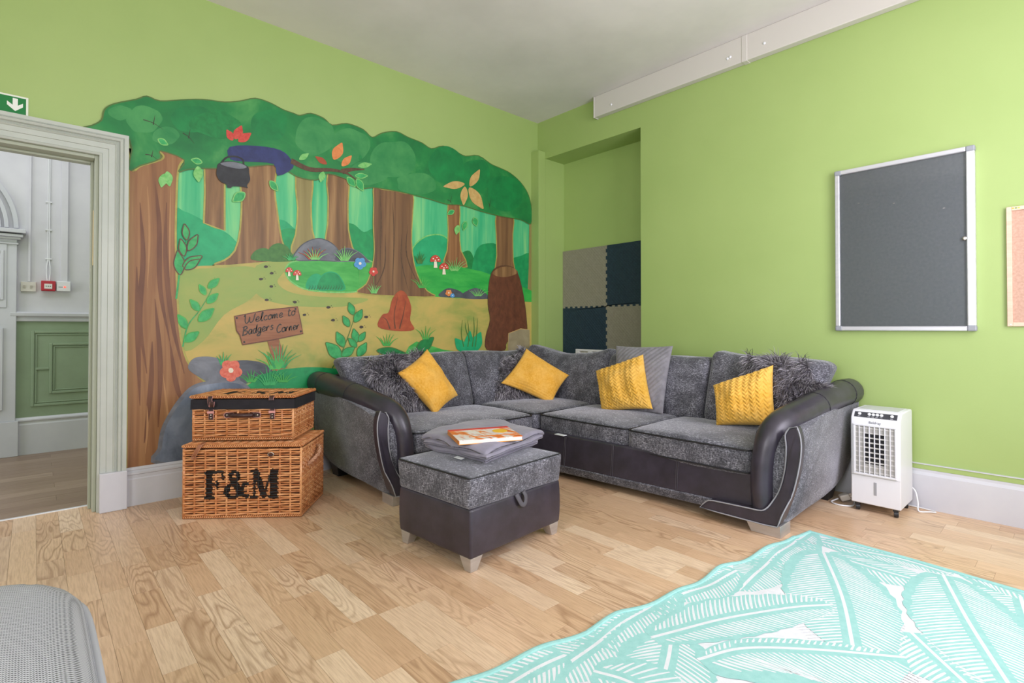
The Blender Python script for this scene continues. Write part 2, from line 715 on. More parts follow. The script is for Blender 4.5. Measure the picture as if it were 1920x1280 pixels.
# section: distance from the opening, height off the wall
SEC = [(0, 0), (0, .030), (.012, .036), (.016, .030), (.045, .030), (.047, .036), (.078, .036), (.080, .041), (.086, .046), (.090, .041), (.094, .046), (.099, .041), (.104, .055), (.116, .061), (.122, .052), (.126, .058), (.147, .058), (.149, .0)]
path = [(DY1, 0.0, 1, 0), (DY1, DZ, 1, 1), (DY0, DZ, -1, 1), (DY0, 0.0, -1, 0)]
vs, n = [], len(SEC)
for (y, z, sy, sz) in path:
    for d, h in SEC:
        vs.append(Vector((h, y + sy * d, z + sz * d)))
fs = []
for i in range(3):
    for k in range(n):
        l = (k + 1) % n
        fs.append((i * n + k, i * n + l, (i + 1) * n + l, (i + 1) * n + k))
fs += [tuple(range(n)), tuple(reversed(range(3 * n, 4 * n)))]
m.add(vs, fs)
trim = struct(m.build('trim_1', SAGE), 'pale grey moulded architrave around the doorway')
for sy, y in ((1, DY1), (-1, DY0)):
    m = MB()
    a, b = sorted((y + sy * 0.012, y + sy * 0.152))
    m.box(0, 0.068, a, b, 0, 0.243)
    m.build('plinth_block', WHITE, trim, bevel=0.004)
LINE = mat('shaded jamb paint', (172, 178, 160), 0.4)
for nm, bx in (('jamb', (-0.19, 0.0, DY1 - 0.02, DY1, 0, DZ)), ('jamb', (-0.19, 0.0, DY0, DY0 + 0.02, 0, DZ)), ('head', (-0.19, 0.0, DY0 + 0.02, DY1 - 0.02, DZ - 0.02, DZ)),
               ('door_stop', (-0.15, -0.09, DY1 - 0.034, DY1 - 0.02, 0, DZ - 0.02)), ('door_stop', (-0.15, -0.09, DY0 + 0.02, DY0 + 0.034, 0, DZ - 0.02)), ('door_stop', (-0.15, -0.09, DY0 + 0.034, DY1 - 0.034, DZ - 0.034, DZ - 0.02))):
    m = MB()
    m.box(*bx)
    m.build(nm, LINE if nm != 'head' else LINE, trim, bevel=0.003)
m = MB()
m.box(-0.197, -0.172, DY0, DY1 - 0.0, -0.004, 0.004)
struct(m.build('trim_5', mat('metal strip', (225, 226, 228), 0.3, 0.3), bevel=0.002), 'thin white threshold strip in the doorway')
BRASS = mat('worn brass', (200, 176, 130), 0.3, 0.9)
for z0, z1 in ((1.55, 1.9),):
    m = MB()
    m.box(-0.085, -0.07, DY1 - 0.023, DY1 - 0.0195, z0, z1)
    m.build('hinge_leaf', BRASS, trim)

# ------------------------------------------------------------------ corridor beyond the door
XC = -2.34
m = MB()
m.box(XC - 0.12, XC, -6.6, -2.4, -0.06, HC)
wall_c = struct(m.build('wall_corridor', CORRW), 'white panelled corridor wall seen through the doorway')
m = MB()
m.box(XC, -0.18, -2.5, -2.4, -0.06, HC)
m.box(XC, -0.18, -6.7, -6.6, -0.06, HC)
struct(m.build('wall_corridor_end', CORRW), 'white end walls of the corridor')
m = MB()
m.box(XC - 0.12, -0.18, -6.7, -2.4, HC, HC + 0.1)
struct(m.build('ceiling_corridor', CORRW), 'white corridor ceiling')
m = MB()
m.box(XC, -0.19, -6.6, -2.5, -0.06, -0.004)
fc = struct(m.build('floor_corridor', DARK), 'grey brown board floor of the corridor')
x = -0.197
i = 0
while x > XC:
    x1 = max(x - 0.132, XC)
    for (ya, yb) in ((-6.6, -4.9 + 0.4 * (i % 3)), (-4.9 + 0.4 * (i % 3), -2.5)):
        m = MB()
        m.box(x1 + 0.0015, x, ya + 0.001, yb, -0.004, 0)
        m.build('plank', GREYB, fc)
    x = x1
    i += 1
SK_C = [(0, 0), (.03, 0), (.03, .27), (.024, .285), (.024, .30), (.034, .306), (.034, .318), (.015, .336), (0, .34)]
run('baseboard_corridor', SK_C, [((XC, -6.6), (1, 0)), ((XC, -2.5), (1, 0))], WHITE, 'tall white corridor skirting board')
m = MB()
m.box(XC, XC + 0.062, -4.86, -4.315, 0, 0.315)
m.box(XC, XC + 0.045, -4.86, -4.335, 0.315, 1.95)
m.box(XC, XC + 0.052, -4.80, -4.40, 1.33, 1.90)
dc = struct(m.build('trim_6', WHITE, bevel=0.004), 'white corridor doorcase pilaster with a cornice')
for (x1, ya, z0, z1) in ((.06, -4.325, 1.90, 1.915), (.075, -4.31, 1.945, 1.965), (.10, -4.295, 1.965, 1.99), (.12, -4.275, 2.0, 2.035)):
    m = MB()
    m.box(XC, XC + x1, -4.9, ya, z0, z1)
    m.build('cornice_step', WHITE, dc, bevel=0.004)
for r0, r1, d in ((.50, .535, .03), (.44, .47, .045), (.385, .42, .03)):
    m = MB()
    c = (-4.86, 2.05)
    a0 = [(c[0] + r0 * math.cos(PI * k / 28), c[1] + r0 * 1.15 * math.sin(PI * k / 28)) for k in range(29)]
    a1 = [(c[0] + r1 * math.cos(PI * k / 28), c[1] + r1 * 1.15 * math.sin(PI * k / 28)) for k in range(29)]
    pts = [Vector((XC, y, z)) for y, z in a0] + [Vector((XC, y, z)) for y, z in reversed(a1)]
    m.prism(pts, (d, 0, 0))
    m.build('arch_moulding', WHITE, dc, bevel=0.004)
for (ya, yb, za, zb) in ((-4.76, -4.42, .42, 1.15), (-4.76, -4.42, 1.40, 1.84)):
    for q, (a, b, c_, e_) in enumerate(((ya, ya + .02, za, zb), (yb - .02, yb, za, zb), (ya + .02, yb - .02, za, za + .02), (ya + .02, yb - .02, zb - .02, zb))):
        m = MB()
        m.box(XC + .045, XC + .06, a, b, c_, e_)
        m.build('panel_bead', WHITE, dc, bevel=0.003)
m = MB()
m.box(XC, XC + .012, -4.345, -2.5, 0.335, 1.215)
dado = struct(m.build('trim_7', CGREEN), 'sage green dado panelling in the corridor')


def bead_rect(ya, yb, za, zb, wd=0.022, h=0.024):
    for (a, b, c_, e_) in ((ya, ya + wd, za, zb), (yb - wd, yb, za, zb), (ya + wd, yb - wd, za, za + wd), (ya + wd, yb - wd, zb - wd, zb)):
        m = MB()
        m.box(XC + .012, XC + h, a, b, c_, e_)
        m.build('panel_bead', CGREEN, dado, bevel=0.004)


bead_rect(-4.235, -3.20, .43, 1.125)
bead_rect(-4.205, -3.23, .46, 1.095, .010, .02)
bead_rect(-4.11, -3.32, .54, 1.01)
bead_rect(-4.08, -3.35, .57, .98, .010, .02)
m = MB()
m.box(XC + .012, XC + .024, -4.205, -4.11, .765, .787)
m.build('panel_bead', CGREEN, dado, bevel=0.003)
SKD = [(0, 1.213), (.03, 1.213), (.034, 1.232), (.026, 1.24), (.03, 1.25), (.048, 1.262), (.05, 1.285), (.03, 1.30), (0, 1.30)]
run('trim_8', SKD, [((XC, -4.375), (1, 0)), ((XC, -2.5), (1, 0))], WHITE, 'white dado rail on the corridor wall')
CREAM = mat('cream switch plastic', (208, 204, 196), 0.4)
RED = mat('red plastic', (178, 22, 44), 0.35)


def tubeobj(name, pts, r, mt, label=None, cat=None, parent=None, seg=8):
    m = MB()
    m.tube(pts, r, seg)
    o = m.build(name, mt, parent, smooth=True, loc=None if parent else pts[0])
    if label:
        tag(o, label, cat)
    return o


m = MB()
m.box(XC, XC + .018, -4.262, -4.246, 1.575, HC - .01)
tag(m.build('wall_conduit', CORRW, loc=(XC, -4.254, 1.575)), 'thin white conduit rising from the cream switch plate', 'conduit')
cb = thing('alarm_cable', (XC, -4.122, 1.585), 'twin white cables clipped above the red call point', 'cable')
for s in (-1, 1):
    tm = MB()
    tm.tube([(XC + .006, -4.122 + s * .005, HC - .02), (XC + .006, -4.122 + s * .005, 1.78), (XC + .012, -4.122 + s * .012, 1.72), (XC + .016, -4.122 + s * .013, 1.66), (XC + .02, -4.122 + s * .006, 1.58)], .005, 6)
    tm.build('cable', WPLAST, cb, smooth=True)
for z in (1.79, 2.06, 2.32):
    m = MB()
    m.box(XC, XC + .012, -4.145, -4.10, z, z + .01)
    m.build('cable_clip', WPLAST, cb)
m = MB()
m.box(XC, XC + .025, -4.035, -3.985, 1.585, HC - .01)
tag(m.build('mini_trunking', CORRW, loc=(XC, -4.01, 1.585), bevel=.002), 'flat white mini trunking above the white alarm box', 'conduit')
sw = thing('switch_plate', (XC, -4.255, 1.485), 'cream double switch plate left of the red call point', 'switch')
m = MB()
m.box(XC, XC + .016, -4.31, -4.205, 1.485, 1.573)
m.build('plate', CREAM, sw, bevel=.003)
for yy in (-4.287, -4.24):
    m = MB()
    m.box(XC + .016, XC + .022, yy - .008, yy + .008, 1.518, 1.54)
    m.build('rocker', mat('switch rocker', (170, 164, 152), .4), sw)
cp = thing('call_point', (XC, -4.12, 1.495), 'red fire alarm call point on the corridor wall', 'fire alarm')
m = MB()
m.box(XC, XC + .05, -4.172, -4.071, 1.495, 1.588)
m.build('housing', RED, cp, bevel=.005)
m = MB()
m.box(XC + .05, XC + .054, -4.15, -4.095, 1.515, 1.56)
m.build('break_glass', mat('white card', (230, 228, 226), .5), cp)
for yy in (-4.137, -4.122, -4.108):
    m = MB()
    m.box(XC + .054, XC + .056, yy - .004, yy + .004, 1.534, 1.541)
    m.build('printed_mark', BPLAST, cp)
ab = thing('alarm_box', (XC, -4.01, 1.497), 'white alarm box with a red light beside the call point', 'alarm')
m = MB()
m.box(XC, XC + .045, -4.064, -3.963, 1.497, 1.59)
m.build('housing', WPLAST, ab, bevel=.005)
t = NT('red indicator')
t.b.inputs['Base Color'].default_value = lin((220, 60, 50))
t.b.inputs['Emission Color'].default_value = lin((255, 60, 50))
t.b.inputs['Emission Strength'].default_value = 3
m = MB()
m.box(XC + .045, XC + .049, -4.012, -4.0, 1.53, 1.542)
m.build('indicator', t.m, ab)
m = MB()
m.box(XC + .045, XC + .046, -4.05, -4.02, 1.532, 1.537)
m.build('printed_mark', mat('grey print', (120, 120, 124), .5), ab)

# ------------------------------------------------------------------ exit sign over the door
es = thing('exit_sign', (0, -4.39, 2.385), 'green exit sign with a white down arrow above the doorway', 'sign')
m = MB()
m.box(0, .006, -4.55, -4.255, 2.389, 2.503)
m.build('backing', mat('photoluminescent white', (226, 230, 216), .4), es)
SG = mat('sign green', (0, 118, 52), .4)
m = MB()
m.box(.006, .0068, -4.538, -4.265, 2.399, 2.493)
m.build('green_field', SG, es)
ar = [(-.010, .038), (.012, .038), (.012, -.002), (.034, .016), (.034, -.006), (.001, -.036), (-.034, -.006), (-.034, .016), (-.010, -.002)]
m = MB()
m.prism([Vector((.0068, -4.312 + a, 2.447 + b)) for a, b in ar], (.0006, 0, 0))
m.build('arrow', mat('sign white', (232, 234, 226), .4), es)

# ------------------------------------------------------------------ the wall painting: every painted shape is a thin layer of paint
mural = thing('wall_mural', (0, -2.0, 0.25), 'big painted forest mural with brown trunks and green canopy on the wall', 'mural')


def pm(name, c1, c2, c3=None, scale=(4, 4, 4), lo=.3, hi=.7, rough=.5, detail=4, dist=.4):
    return mat(name, c1, rough, c2=c2, c3=c3, scale=scale, lo=lo, hi=hi, detail=detail, dist=dist)


P_BARK = pm('bark paint', (92, 64, 38), (134, 98, 60), (166, 130, 84), (1, 16, .9), .28, .72)
P_BARKR = pm('reddish bark paint', (94, 58, 34), (138, 94, 56), (170, 128, 82), (1, 11, .55), .25, .75, dist=.8)
P_BARKL = pm('olive bark paint', (128, 116, 66), (150, 138, 84), None, (1, 20, 1), .3, .7)
P_BARKD = pm('dark bark paint', (78, 54, 36), (116, 82, 52), (140, 104, 66), (1, 22, .9), .25, .72)
P_CAN = pm('canopy paint', (8, 104, 52), (26, 128, 62), (84, 158, 84), (1, 3.2, 3.2), .28, .78)
P_CAN2 = pm('light canopy paint', (30, 126, 66), (72, 152, 84), None, (1, 5, 5), .3, .75)
P_CAN3 = pm('deep canopy paint', (4, 108, 54), (16, 136, 68), None, (1, 6, 6), .3, .7)
P_BACK = pm('teal glade paint', (34, 166, 112), (82, 186, 126), (136, 206, 132), (1, 9, .7), .3, .7)
P_BUSH = pm('bush paint', (8, 130, 74), (26, 156, 88), None, (1, 12, 12), .3, .7)
P_BUSH2 = pm('blue green bush paint', (14, 150, 96), (36, 172, 112), None, (1, 9, 9), .3, .7)
P_OLBUSH = pm('moss bush paint', (52, 104, 42), (74, 128, 56), None, (1, 25, 25), .3, .7)
P_PATH = pm('path paint', (136, 152, 72), (178, 164, 86), (196, 170, 92), (1, 2.4, 4.2), .3, .68)
P_PATHG = pm('olive path paint', (132, 160, 80), (158, 166, 84), None, (1, 3, 5), .3, .7)
P_GRASS = pm('grass paint', (44, 150, 60), (84, 182, 84), None, (1, 4, 14), .3, .7)
P_GRASSD = pm('bright grass paint', (22, 152, 60), (64, 178, 74), None, (1, 4, 14), .3, .7)
P_ROCK = pm('grey rock paint', (84, 88, 96), (128, 132, 140), None, (1, 5, 9), .3, .7)
P_ROCKD = pm('dark rock paint', (58, 62, 68), (94, 98, 106), None, (1, 6, 10), .3, .7)
P_ROCKL = pm('blue grey boulder paint', (70, 82, 98), (112, 124, 140), (150, 160, 176), (1, 5, 3), .28, .74)
P_LEAF = pm('leaf paint', (22, 140, 74), (66, 178, 100), None, (1, 20, 20))
P_LEAFP = pm('pale leaf paint', (90, 176, 84), (140, 200, 120), None, (1, 30, 30))
P_DKLEAF = pm('deep leaf paint', (10, 110, 52), (20, 134, 66), None, (1, 20, 20))
P_TWIG = pm('twig paint', (70, 48, 32), (98, 70, 44), None, (1, 30, 30))
P_INK = pm('ink paint', (44, 38, 30), (62, 52, 38), None, (1, 30, 30))
P_YEL = pm('yellow edge paint', (176, 170, 84), (150, 140, 66), None, (1, 12, 12))
P_OLV = pm('olive edge paint', (62, 104, 44), (92, 110, 52), None, (1, 12, 12))
P_SIGN = pm('sign board paint', (136, 84, 52), (160, 106, 70), None, (1, 4, 40))
P_RED = pm('red paint', (188, 44, 40), (206, 84, 66), None, (1, 40, 40))
P_CORAL = pm('coral petal paint', (206, 84, 64), (226, 130, 104), None, (1, 40, 40))
P_BLUE = pm('blue petal paint', (64, 136, 196), (96, 162, 212), None, (1, 40, 40))
P_CREAM = pm('cream paint', (226, 214, 186), (236, 228, 208), None, (1, 40, 40))
P_POT = pm('black pot paint', (22, 24, 26), (44, 46, 50), None, (1, 14, 14))
P_NAVY = pm('navy paint', (32, 40, 86), (46, 56, 112), None, (1, 16, 16))
P_RUST = pm('rust paint', (148, 62, 32), (176, 84, 46), None, (1, 16, 16))
P_UMB = pm('umber paint', (86, 48, 30), (112, 66, 42), None, (1, 18, 12))
P_TAN = pm('tan paint', (206, 176, 112), (188, 148, 84), None, (1, 20, 20))
P_ORAN = pm('orange paint', (206, 116, 56), (222, 146, 84), None, (1, 20, 20))
P_STONE = pm('pale stone paint', (140, 128, 96), (160, 148, 116), None, (1, 8, 8))
P_BLINE = pm('bark furrow paint', (98, 58, 34), (120, 76, 46), None, (1, 20, 3))
P_BARKH = pm('bark highlight paint', (176, 132, 86), (160, 116, 74), None, (1, 20, 3))
YD = -3.774                                   # the mural stops at the architrave


def wl(p, lay):
    q = onx(p[0], p[1], 0.0)
    return Vector((lay * 0.0006 + 0.0006, q.y if q.z > 2.388 else max(q.y, YD), q.z))


CNT = [0]


def keep(v):
    return v if v.z > 2.388 else Vector((v.x, max(v.y, YD), v.z))


def paint(name, pts, mt, lay, sm=4, edge=None, ew=0.006, parent=None, raw=False):
    """a flat painted shape given by photo points that lie on the wall; edge: colour of a brushed outline"""
    CNT[0] += 1
    V = [wl(p, lay + (CNT[0] % 23) * .04) for p in pts]
    if sm:
        V = catmull(V, sm, True)
    V = [keep(v) for v in V]
    m = MB()
    m.poly(V)
    mats = [mt]
    if edge:
        N = len(V)
        vs, fs = [], []
        for i in range(N):
            t = V[(i + 1) % N] - V[i - 1]
            nrm = Vector((0, -t.z, t.y))
            nrm = nrm.normalized() if nrm.length > 1e-9 else Vector((0, 0, 1))
            for s in (-1, 1):
                q = V[i] + nrm * (ew * s) + Vector((.00001, 0, 0))
                vs.append(keep(q))
        for i in range(N):
            j = (i + 1) % N
            fs.append((2 * i, 2 * j, 2 * j + 1, 2 * i + 1))
        m.add(vs, fs, 1)
        mats = [mt, edge]
    return m.build(name, mats, parent or mural, normals=False)


def stroke(name, lines, mt, lay, wd=0.006, sm=4, taper=True, parent=None, world=False):
    """brush strokes; several lines belong to one painted thing"""
    m = MB()
    for pts in lines:
        CNT[0] += 1
        V = [Vector(p) + Vector((CNT[0] % 23 * .00002, 0, 0)) if world else wl(p, lay + (CNT[0] % 23) * .04) for p in pts]
        V = catmull(V, sm) if len(V) > 2 and sm else V
        N = len(V)
        vs, fs = [], []
        for i in range(N):
            t = V[min(i + 1, N - 1)] - V[max(i - 1, 0)]
            nrm = Vector((0, -t.z, t.y)).normalized()
            k = wd * ((1 - (i / (N - 1)) * .8 if taper is True else .15 + .85 * math.sin(PI * i / (N - 1))) if taper else 1)
            vs += [V[i] - nrm * k / 2, V[i] + nrm * k / 2]
        fs = [(2 * i, 2 * i + 2, 2 * i + 3, 2 * i + 1) for i in range(N - 1)]
        m.add(vs, fs)
    return m.build(name, mt, parent or mural, normals=False)


def leaf(a, b, wd, mt=None, lay=17, edge=None, name='painted_leaf'):
    """pointed leaf from a to b (photo points), wd: share of its length"""
    a, b = Vector(a), Vector(b)
    d = b - a
    n = Vector((-d.y, d.x)) * wd
    pts = [a, a + d * .25 + n * .8, a + d * .55 + n, a + d * .85 + n * .45, b, a + d * .8 - n * .5, a + d * .5 - n, a + d * .2 - n * .75]
    return paint(name, pts, mt or P_LEAF, lay, 3, edge, .0035)


def tuft(c, n, h, spread, mt, lay=18, seedv=0, wd=.012):
    r = random.Random(seedv)
    L = []
    for i in range(n):
        a = (i / (n - 1) - .5) * 2
        hh = h * (1 - .35 * abs(a)) * r.uniform(.75, 1.1)
        L.append([(c[0] + a * spread * .25, c[1]), (c[0] + a * spread * .6, c[1] - hh * .6), (c[0] + a * spread * r.uniform(.9, 1.2), c[1] - hh)])
    return stroke('painted_grass', L, mt, lay, wd)


def blob(c, rx, ry, n=10, j=.12, seedv=1):
    r = random.Random(seedv)
    return [(c[0] + rx * math.cos(2 * PI * k / n) * (1 + r.uniform(-j, j)), c[1] + ry * math.sin(2 * PI * k / n) * (1 + r.uniform(-j, j))) for k in range(n)]


# 0 glade behind the trees
paint('painted_glade', [(240, 300), (400, 300), (620, 320), (800, 360), (994, 400), (994, 665), (700, 668), (500, 700), (330, 730), (240, 720)], P_BACK, 0, 0)
# 1 distant bushes
paint('painted_bush', [(328, 398), (345, 396), (372, 408), (400, 425), (430, 440), (452, 470), (440, 500), (328, 510)], P_BUSH2, 1)
paint('painted_bush', [(500, 420), (528, 412), (548, 425), (570, 450), (572, 500), (500, 500)], P_BUSH2, 1)
paint('painted_bush', [(520, 440), (545, 428), (575, 445), (585, 490), (520, 490)], P_BUSH, 2)
paint('painted_bush', [(640, 425), (662, 420), (682, 435), (702, 430), (715, 470), (700, 500), (640, 495)], P_BUSH, 2)
paint('painted_bush', [(772, 470), (790, 448), (812, 440), (835, 444), (850, 470), (852, 510), (772, 515)], P_BUSH2, 1, edge=P_LEAFP)
paint('painted_bush', [(852, 505), (862, 478), (880, 470), (890, 490), (896, 515), (852, 520)], P_DKLEAF, 2)
paint('painted_bush', [(885, 500), (895, 465), (915, 456), (935, 462), (945, 500), (945, 545), (885, 545)], P_BUSH, 3)
paint('painted_bush', [(940, 510), (955, 488), (975, 480), (996, 480), (996, 560), (940, 560)], P_BUSH, 3)
# 4 slender trunks
paint('painted_trunk', [(383, 305), (422, 303), (421, 360), (421, 432), (402, 426), (382, 418), (384, 360)], P_BARK, 4, 0, P_YEL)
paint('painted_trunk', [(452, 303), (515, 300), (514, 350), (520, 400), (528, 450), (540, 478), (548, 492), (470, 496), (398, 498), (420, 488), (440, 470), (450, 430), (453, 370)], P_BARK, 5, 2, P_YEL)
paint('painted_trunk', [(554, 325), (586, 325), (583, 380), (585, 430), (592, 475), (545, 478), (554, 440), (558, 390)], P_BARKL, 4, 2, P_YEL)
paint('painted_trunk', [(614, 325), (652, 330), (652, 380), (653, 430), (660, 462), (662, 478), (612, 470), (614, 420), (615, 370)], P_BARK, 5, 2, P_YEL)
paint('painted_trunk', [(840, 378), (861, 378), (861, 430), (864, 470), (876, 500), (832, 500), (838, 470), (840, 430)], P_BARKR, 5, 2, P_YEL)
paint('painted_trunk', [(931, 395), (962, 398), (961, 440), (962, 490), (966, 530), (928, 530), (931, 480), (930, 440)], P_BARKD, 5, 2, P_YEL)
paint('painted_trunk', [(992, 405), (997, 405), (997, 560), (988, 565), (991, 500)], P_BARKL, 5, 0)
# 6 ground
paint('painted_path', [(328, 505), (365, 499), (420, 497), (480, 492), (540, 488), (600, 484), (660, 490), (700, 510), (780, 530), (830, 552), (900, 556), (996, 565), (996, 668), (800, 672), (600, 700), (480, 705), (330, 735)], P_PATH, 6, 3)
paint('painted_path_shade', [(332, 520), (360, 505), (420, 502), (470, 500), (500, 520), (470, 560), (420, 590), (380, 640), (340, 650)], P_PATHG, 7, 4)
paint('painted_path_shade', [(480, 498), (545, 489), (530, 512), (520, 530), (545, 548), (600, 556), (690, 560), (640, 575), (540, 572), (480, 550)], P_PATHG, 7, 4)
paint('painted_lawn', [(538, 498), (555, 489), (620, 482), (690, 488), (702, 500), (696, 520), (680, 543), (640, 548), (580, 544), (548, 530), (535, 512)], P_GRASS, 8, 4, P_LEAFP)
paint('painted_lawn', [(778, 500), (830, 498), (900, 508), (996, 545), (996, 566), (900, 559), (815, 556), (790, 530)], P_GRASSD, 8, 2)
paint('painted_lawn', [(470, 718), (480, 705), (510, 695), (550, 690), (580, 688), (620, 690), (680, 700), (680, 745), (455, 745)], P_BUSH, 9, 4)
paint('painted_lawn', [(780, 640), (830, 655), (900, 662), (996, 655), (996, 675), (780, 675)], P_GRASS, 8, 3)
# boulders in the glade
paint('painted_boulder', [(552, 487), (556, 470), (572, 455), (597, 447), (620, 455), (634, 470), (640, 489), (600, 488)], P_ROCK, 9, 4, P_ROCKD, .004)
paint('painted_boulder', [(628, 489), (634, 472), (650, 465), (672, 472), (690, 488), (692, 492), (660, 490)], P_ROCKD, 9, 4, P_ROCK, .003)
paint('painted_boulder', [(824, 556), (828, 546), (842, 540), (862, 546), (870, 557)], P_ROCKD, 9, 4)
paint('painted_boulder', [(862, 558), (875, 545), (893, 540), (908, 548), (914, 560)], P_ROCKD, 10, 4)
# bushes on the lawn
paint('painted_bush', [(574, 541), (577, 523), (590, 513), (602, 518), (604, 540)], P_BUSH2, 10, 4)
paint('painted_bush', [(594, 542), (600, 520), (616, 510), (632, 514), (643, 530), (645, 543), (620, 543)], P_BUSH, 11, 4, P_BUSH2, .004)
paint('painted_bush', [(472, 487), (476, 472), (492, 465), (506, 470), (515, 488)], P_OLBUSH, 9, 4)
paint('painted_bush', [(500, 489), (505, 465), (520, 456), (538, 462), (550, 482), (552, 489)], P_OLBUSH, 10, 4)
stroke('painted_grass', [[(578 + 5 * i, 543), (581 + 5 * i, 537), (579 + 5 * i + (i % 3), 534)] for i in range(13)], P_INK, 12, .004)
# 11 the great stump in the middle
paint('painted_trunk', [(700, 352), (716, 355), (740, 358), (760, 363), (774, 367), (773, 400), (771, 450), (775, 490), (784, 520), (800, 545), (814, 556), (740, 555), (670, 549), (686, 532), (696, 505), (701, 470), (699, 420), (700, 380)], P_BARKD, 11, 3, P_YEL, .005)
for i, L in enumerate((((712, 360), (714, 420), (712, 500)), ((735, 380), (738, 440), (735, 540)), ((752, 440), (752, 490), (765, 545)), ((764, 420), (762, 480), (790, 548)), ((722, 440), (720, 500), (700, 545)))):
    stroke('painted_bark_line', [L], P_TWIG, 12, .012, 5, 2)
# 12 the tall tree beside the doorway, its branch and roots
paint('painted_trunk', [(240, 318), (250, 322), (262, 312), (285, 305), (303, 299), (306, 292), (298, 283), (306, 276), (325, 271), (350, 269), (385, 273), (428, 284), (427, 295), (400, 291), (368, 292), (350, 297), (338, 308), (333, 325), (331, 360), (329, 430), (330, 500), (333, 570), (338, 630), (350, 675), (372, 706), (398, 730), (380, 760), (340, 800), (318, 868), (236, 877)], P_BARKR, 12, 3, P_YEL, .006)
for L in (((262, 380), (268, 480), (262, 600), (275, 700)), ((290, 340), (298, 420), (300, 540), (318, 640)), ((312, 380), (310, 480), (322, 600), (345, 700)), ((256, 500), (258, 620), (262, 760)), ((290, 560), (300, 680), (296, 800)), ((318, 640), (330, 720), (345, 760)), ((345, 285), (380, 281), (420, 289)), ((285, 640), (282, 730), (270, 830))):
    stroke('painted_bark_line', [L], P_BLINE, 13, .03, 5, 2)
for L in (((276, 350), (280, 440), (276, 540)), ((320, 350), (318, 440), (318, 520)), ((275, 760), (276, 800), (272, 850)), ((305, 700), (312, 760), (318, 800))):
    stroke('painted_bark_line', [L], P_BARKH, 13, .012, 5, 2)
# 14 canopy
paint('painted_canopy', [(160, 242), (172, 236), (190, 226), (196, 206), (215, 195), (255, 187), (275, 181), (300, 190), (340, 188), (380, 187), (420, 192), (450, 190), (478, 185), (505, 193), (530, 206), (550, 213), (562, 217), (582, 213), (606, 222), (622, 235), (650, 232), (680, 243), (697, 258), (715, 250), (742, 247), (765, 258), (790, 268), (808, 279), (830, 274), (855, 285), (872, 293), (896, 292), (920, 308), (936, 315), (956, 325), (976, 343), (990, 366), (996, 395), (994, 420), (975, 412), (935, 405), (900, 396), (864, 385), (836, 383), (806, 374), (775, 366), (740, 358), (700, 352), (672, 354), (652, 338), (615, 326), (592, 338), (553, 330), (520, 310), (455, 314), (420, 316), (385, 316), (352, 318), (334, 322), (345, 300), (300, 283), (300, 298), (262, 311), (240, 318), (243, 262)], P_CAN, 14, 3, P_OLV, .004)
for c, rx, ry, mt in (((590, 255), 40, 34, P_CAN2), ((655, 275), 36, 34, P_CAN2), ((735, 300), 44, 36, P_CAN2), ((835, 310), 32, 34, P_CAN3), ((890, 330), 30, 32, P_CAN3), ((945, 362), 34, 34, P_CAN3), ((505, 235), 34, 30, P_CAN3), ((360, 225), 40, 26, P_CAN3), ((270, 225), 32, 26, P_CAN2), ((690, 325), 40, 22, P_CAN2), ((780, 345), 38, 20, P_CAN2), ((225, 212), 22, 14, P_CAN2), ((310, 255), 26, 16, P_CAN2)):
    paint('painted_foliage', blob(c, rx, ry, 12, .1, int(c[0])), mt, 15, 3)
for a, b in (((268, 225), (306, 244)), ((342, 250), (364, 270)), ((272, 290), (295, 300)), ((838, 375), (848, 385)), ((915, 380), (918, 396))):
    stroke('painted_twig', [[a, ((a[0] + b[0]) / 2, (a[1] + b[1]) / 2 - 3), b], [((a[0] + b[0]) / 2, (a[1] + b[1]) / 2), ((a[0] + b[0]) / 2 + 3, a[1] - 8)]], P_INK, 16, .006)
# plain stand-ins where painted figures are left out
paint('painted_cloth', [(430, 276), (480, 274), (525, 282), (545, 300), (548, 316), (520, 330), (512, 308), (470, 304), (432, 300)], P_NAVY, 17, 3)
paint('painted_foliage', blob((405, 232), 44, 26, 9, .2, 5), P_DKLEAF, 16, 3)
# branch over the glade, its leaves
stroke('painted_branch', [[(545, 302), (580, 318), (620, 319), (648, 325), (668, 338)], [(640, 322), (660, 318), (682, 318)]], P_TWIG, 18, .045)
for a, b, wd, mt in (((625, 300), (640, 268), .28, P_ORAN), ((640, 312), (658, 292), .25, P_ORAN), ((612, 308), (590, 294), .2, P_RUST), ((670, 312), (696, 308), .2, P_LEAFP), ((650, 333), (665, 350), .25, P_LEAF), ((665, 330), (688, 330), .2, P_LEAF), ((668, 336), (680, 358), .25, P_LEAF), ((605, 322), (600, 342), .3, P_LEAFP), ((675, 303), (674, 290), .25, P_DKLEAF), ((560, 300), (578, 288), .25, P_LEAFP), ((308, 326), (302, 352), .32, P_LEAFP), ((312, 322), (318, 350), .3, P_LEAFP), ((370, 312), (372, 342), .3, P_LEAFP), ((378, 305), (358, 300), .25, P_LEAF), ((458, 362), (436, 378), .32, P_LEAF), ((505, 340), (520, 358), .25, P_LEAF), ((850, 395), (838, 402), .3, P_LEAF), ((858, 422), (854, 440), .3, P_LEAFP), ((888, 408), (892, 424), .3, P_LEAF), ((872, 415), (868, 432), .25, P_LEAF), ((870, 345), (830, 350), .18, P_TAN), ((880, 350), (898, 318), .2, P_TAN), ((878, 352), (905, 392), .2, P_TAN), ((870, 350), (868, 385), .2, P_TAN), ((296, 262), (314, 272), .25, P_LEAF), ((440, 262), (452, 236), .3, P_RED), ((446, 266), (470, 250), .28, P_RED), ((436, 264), (424, 244), .28, P_RED)):
    leaf(a, b, wd, mt, 19, P_LEAFP if mt is P_LEAF else None)
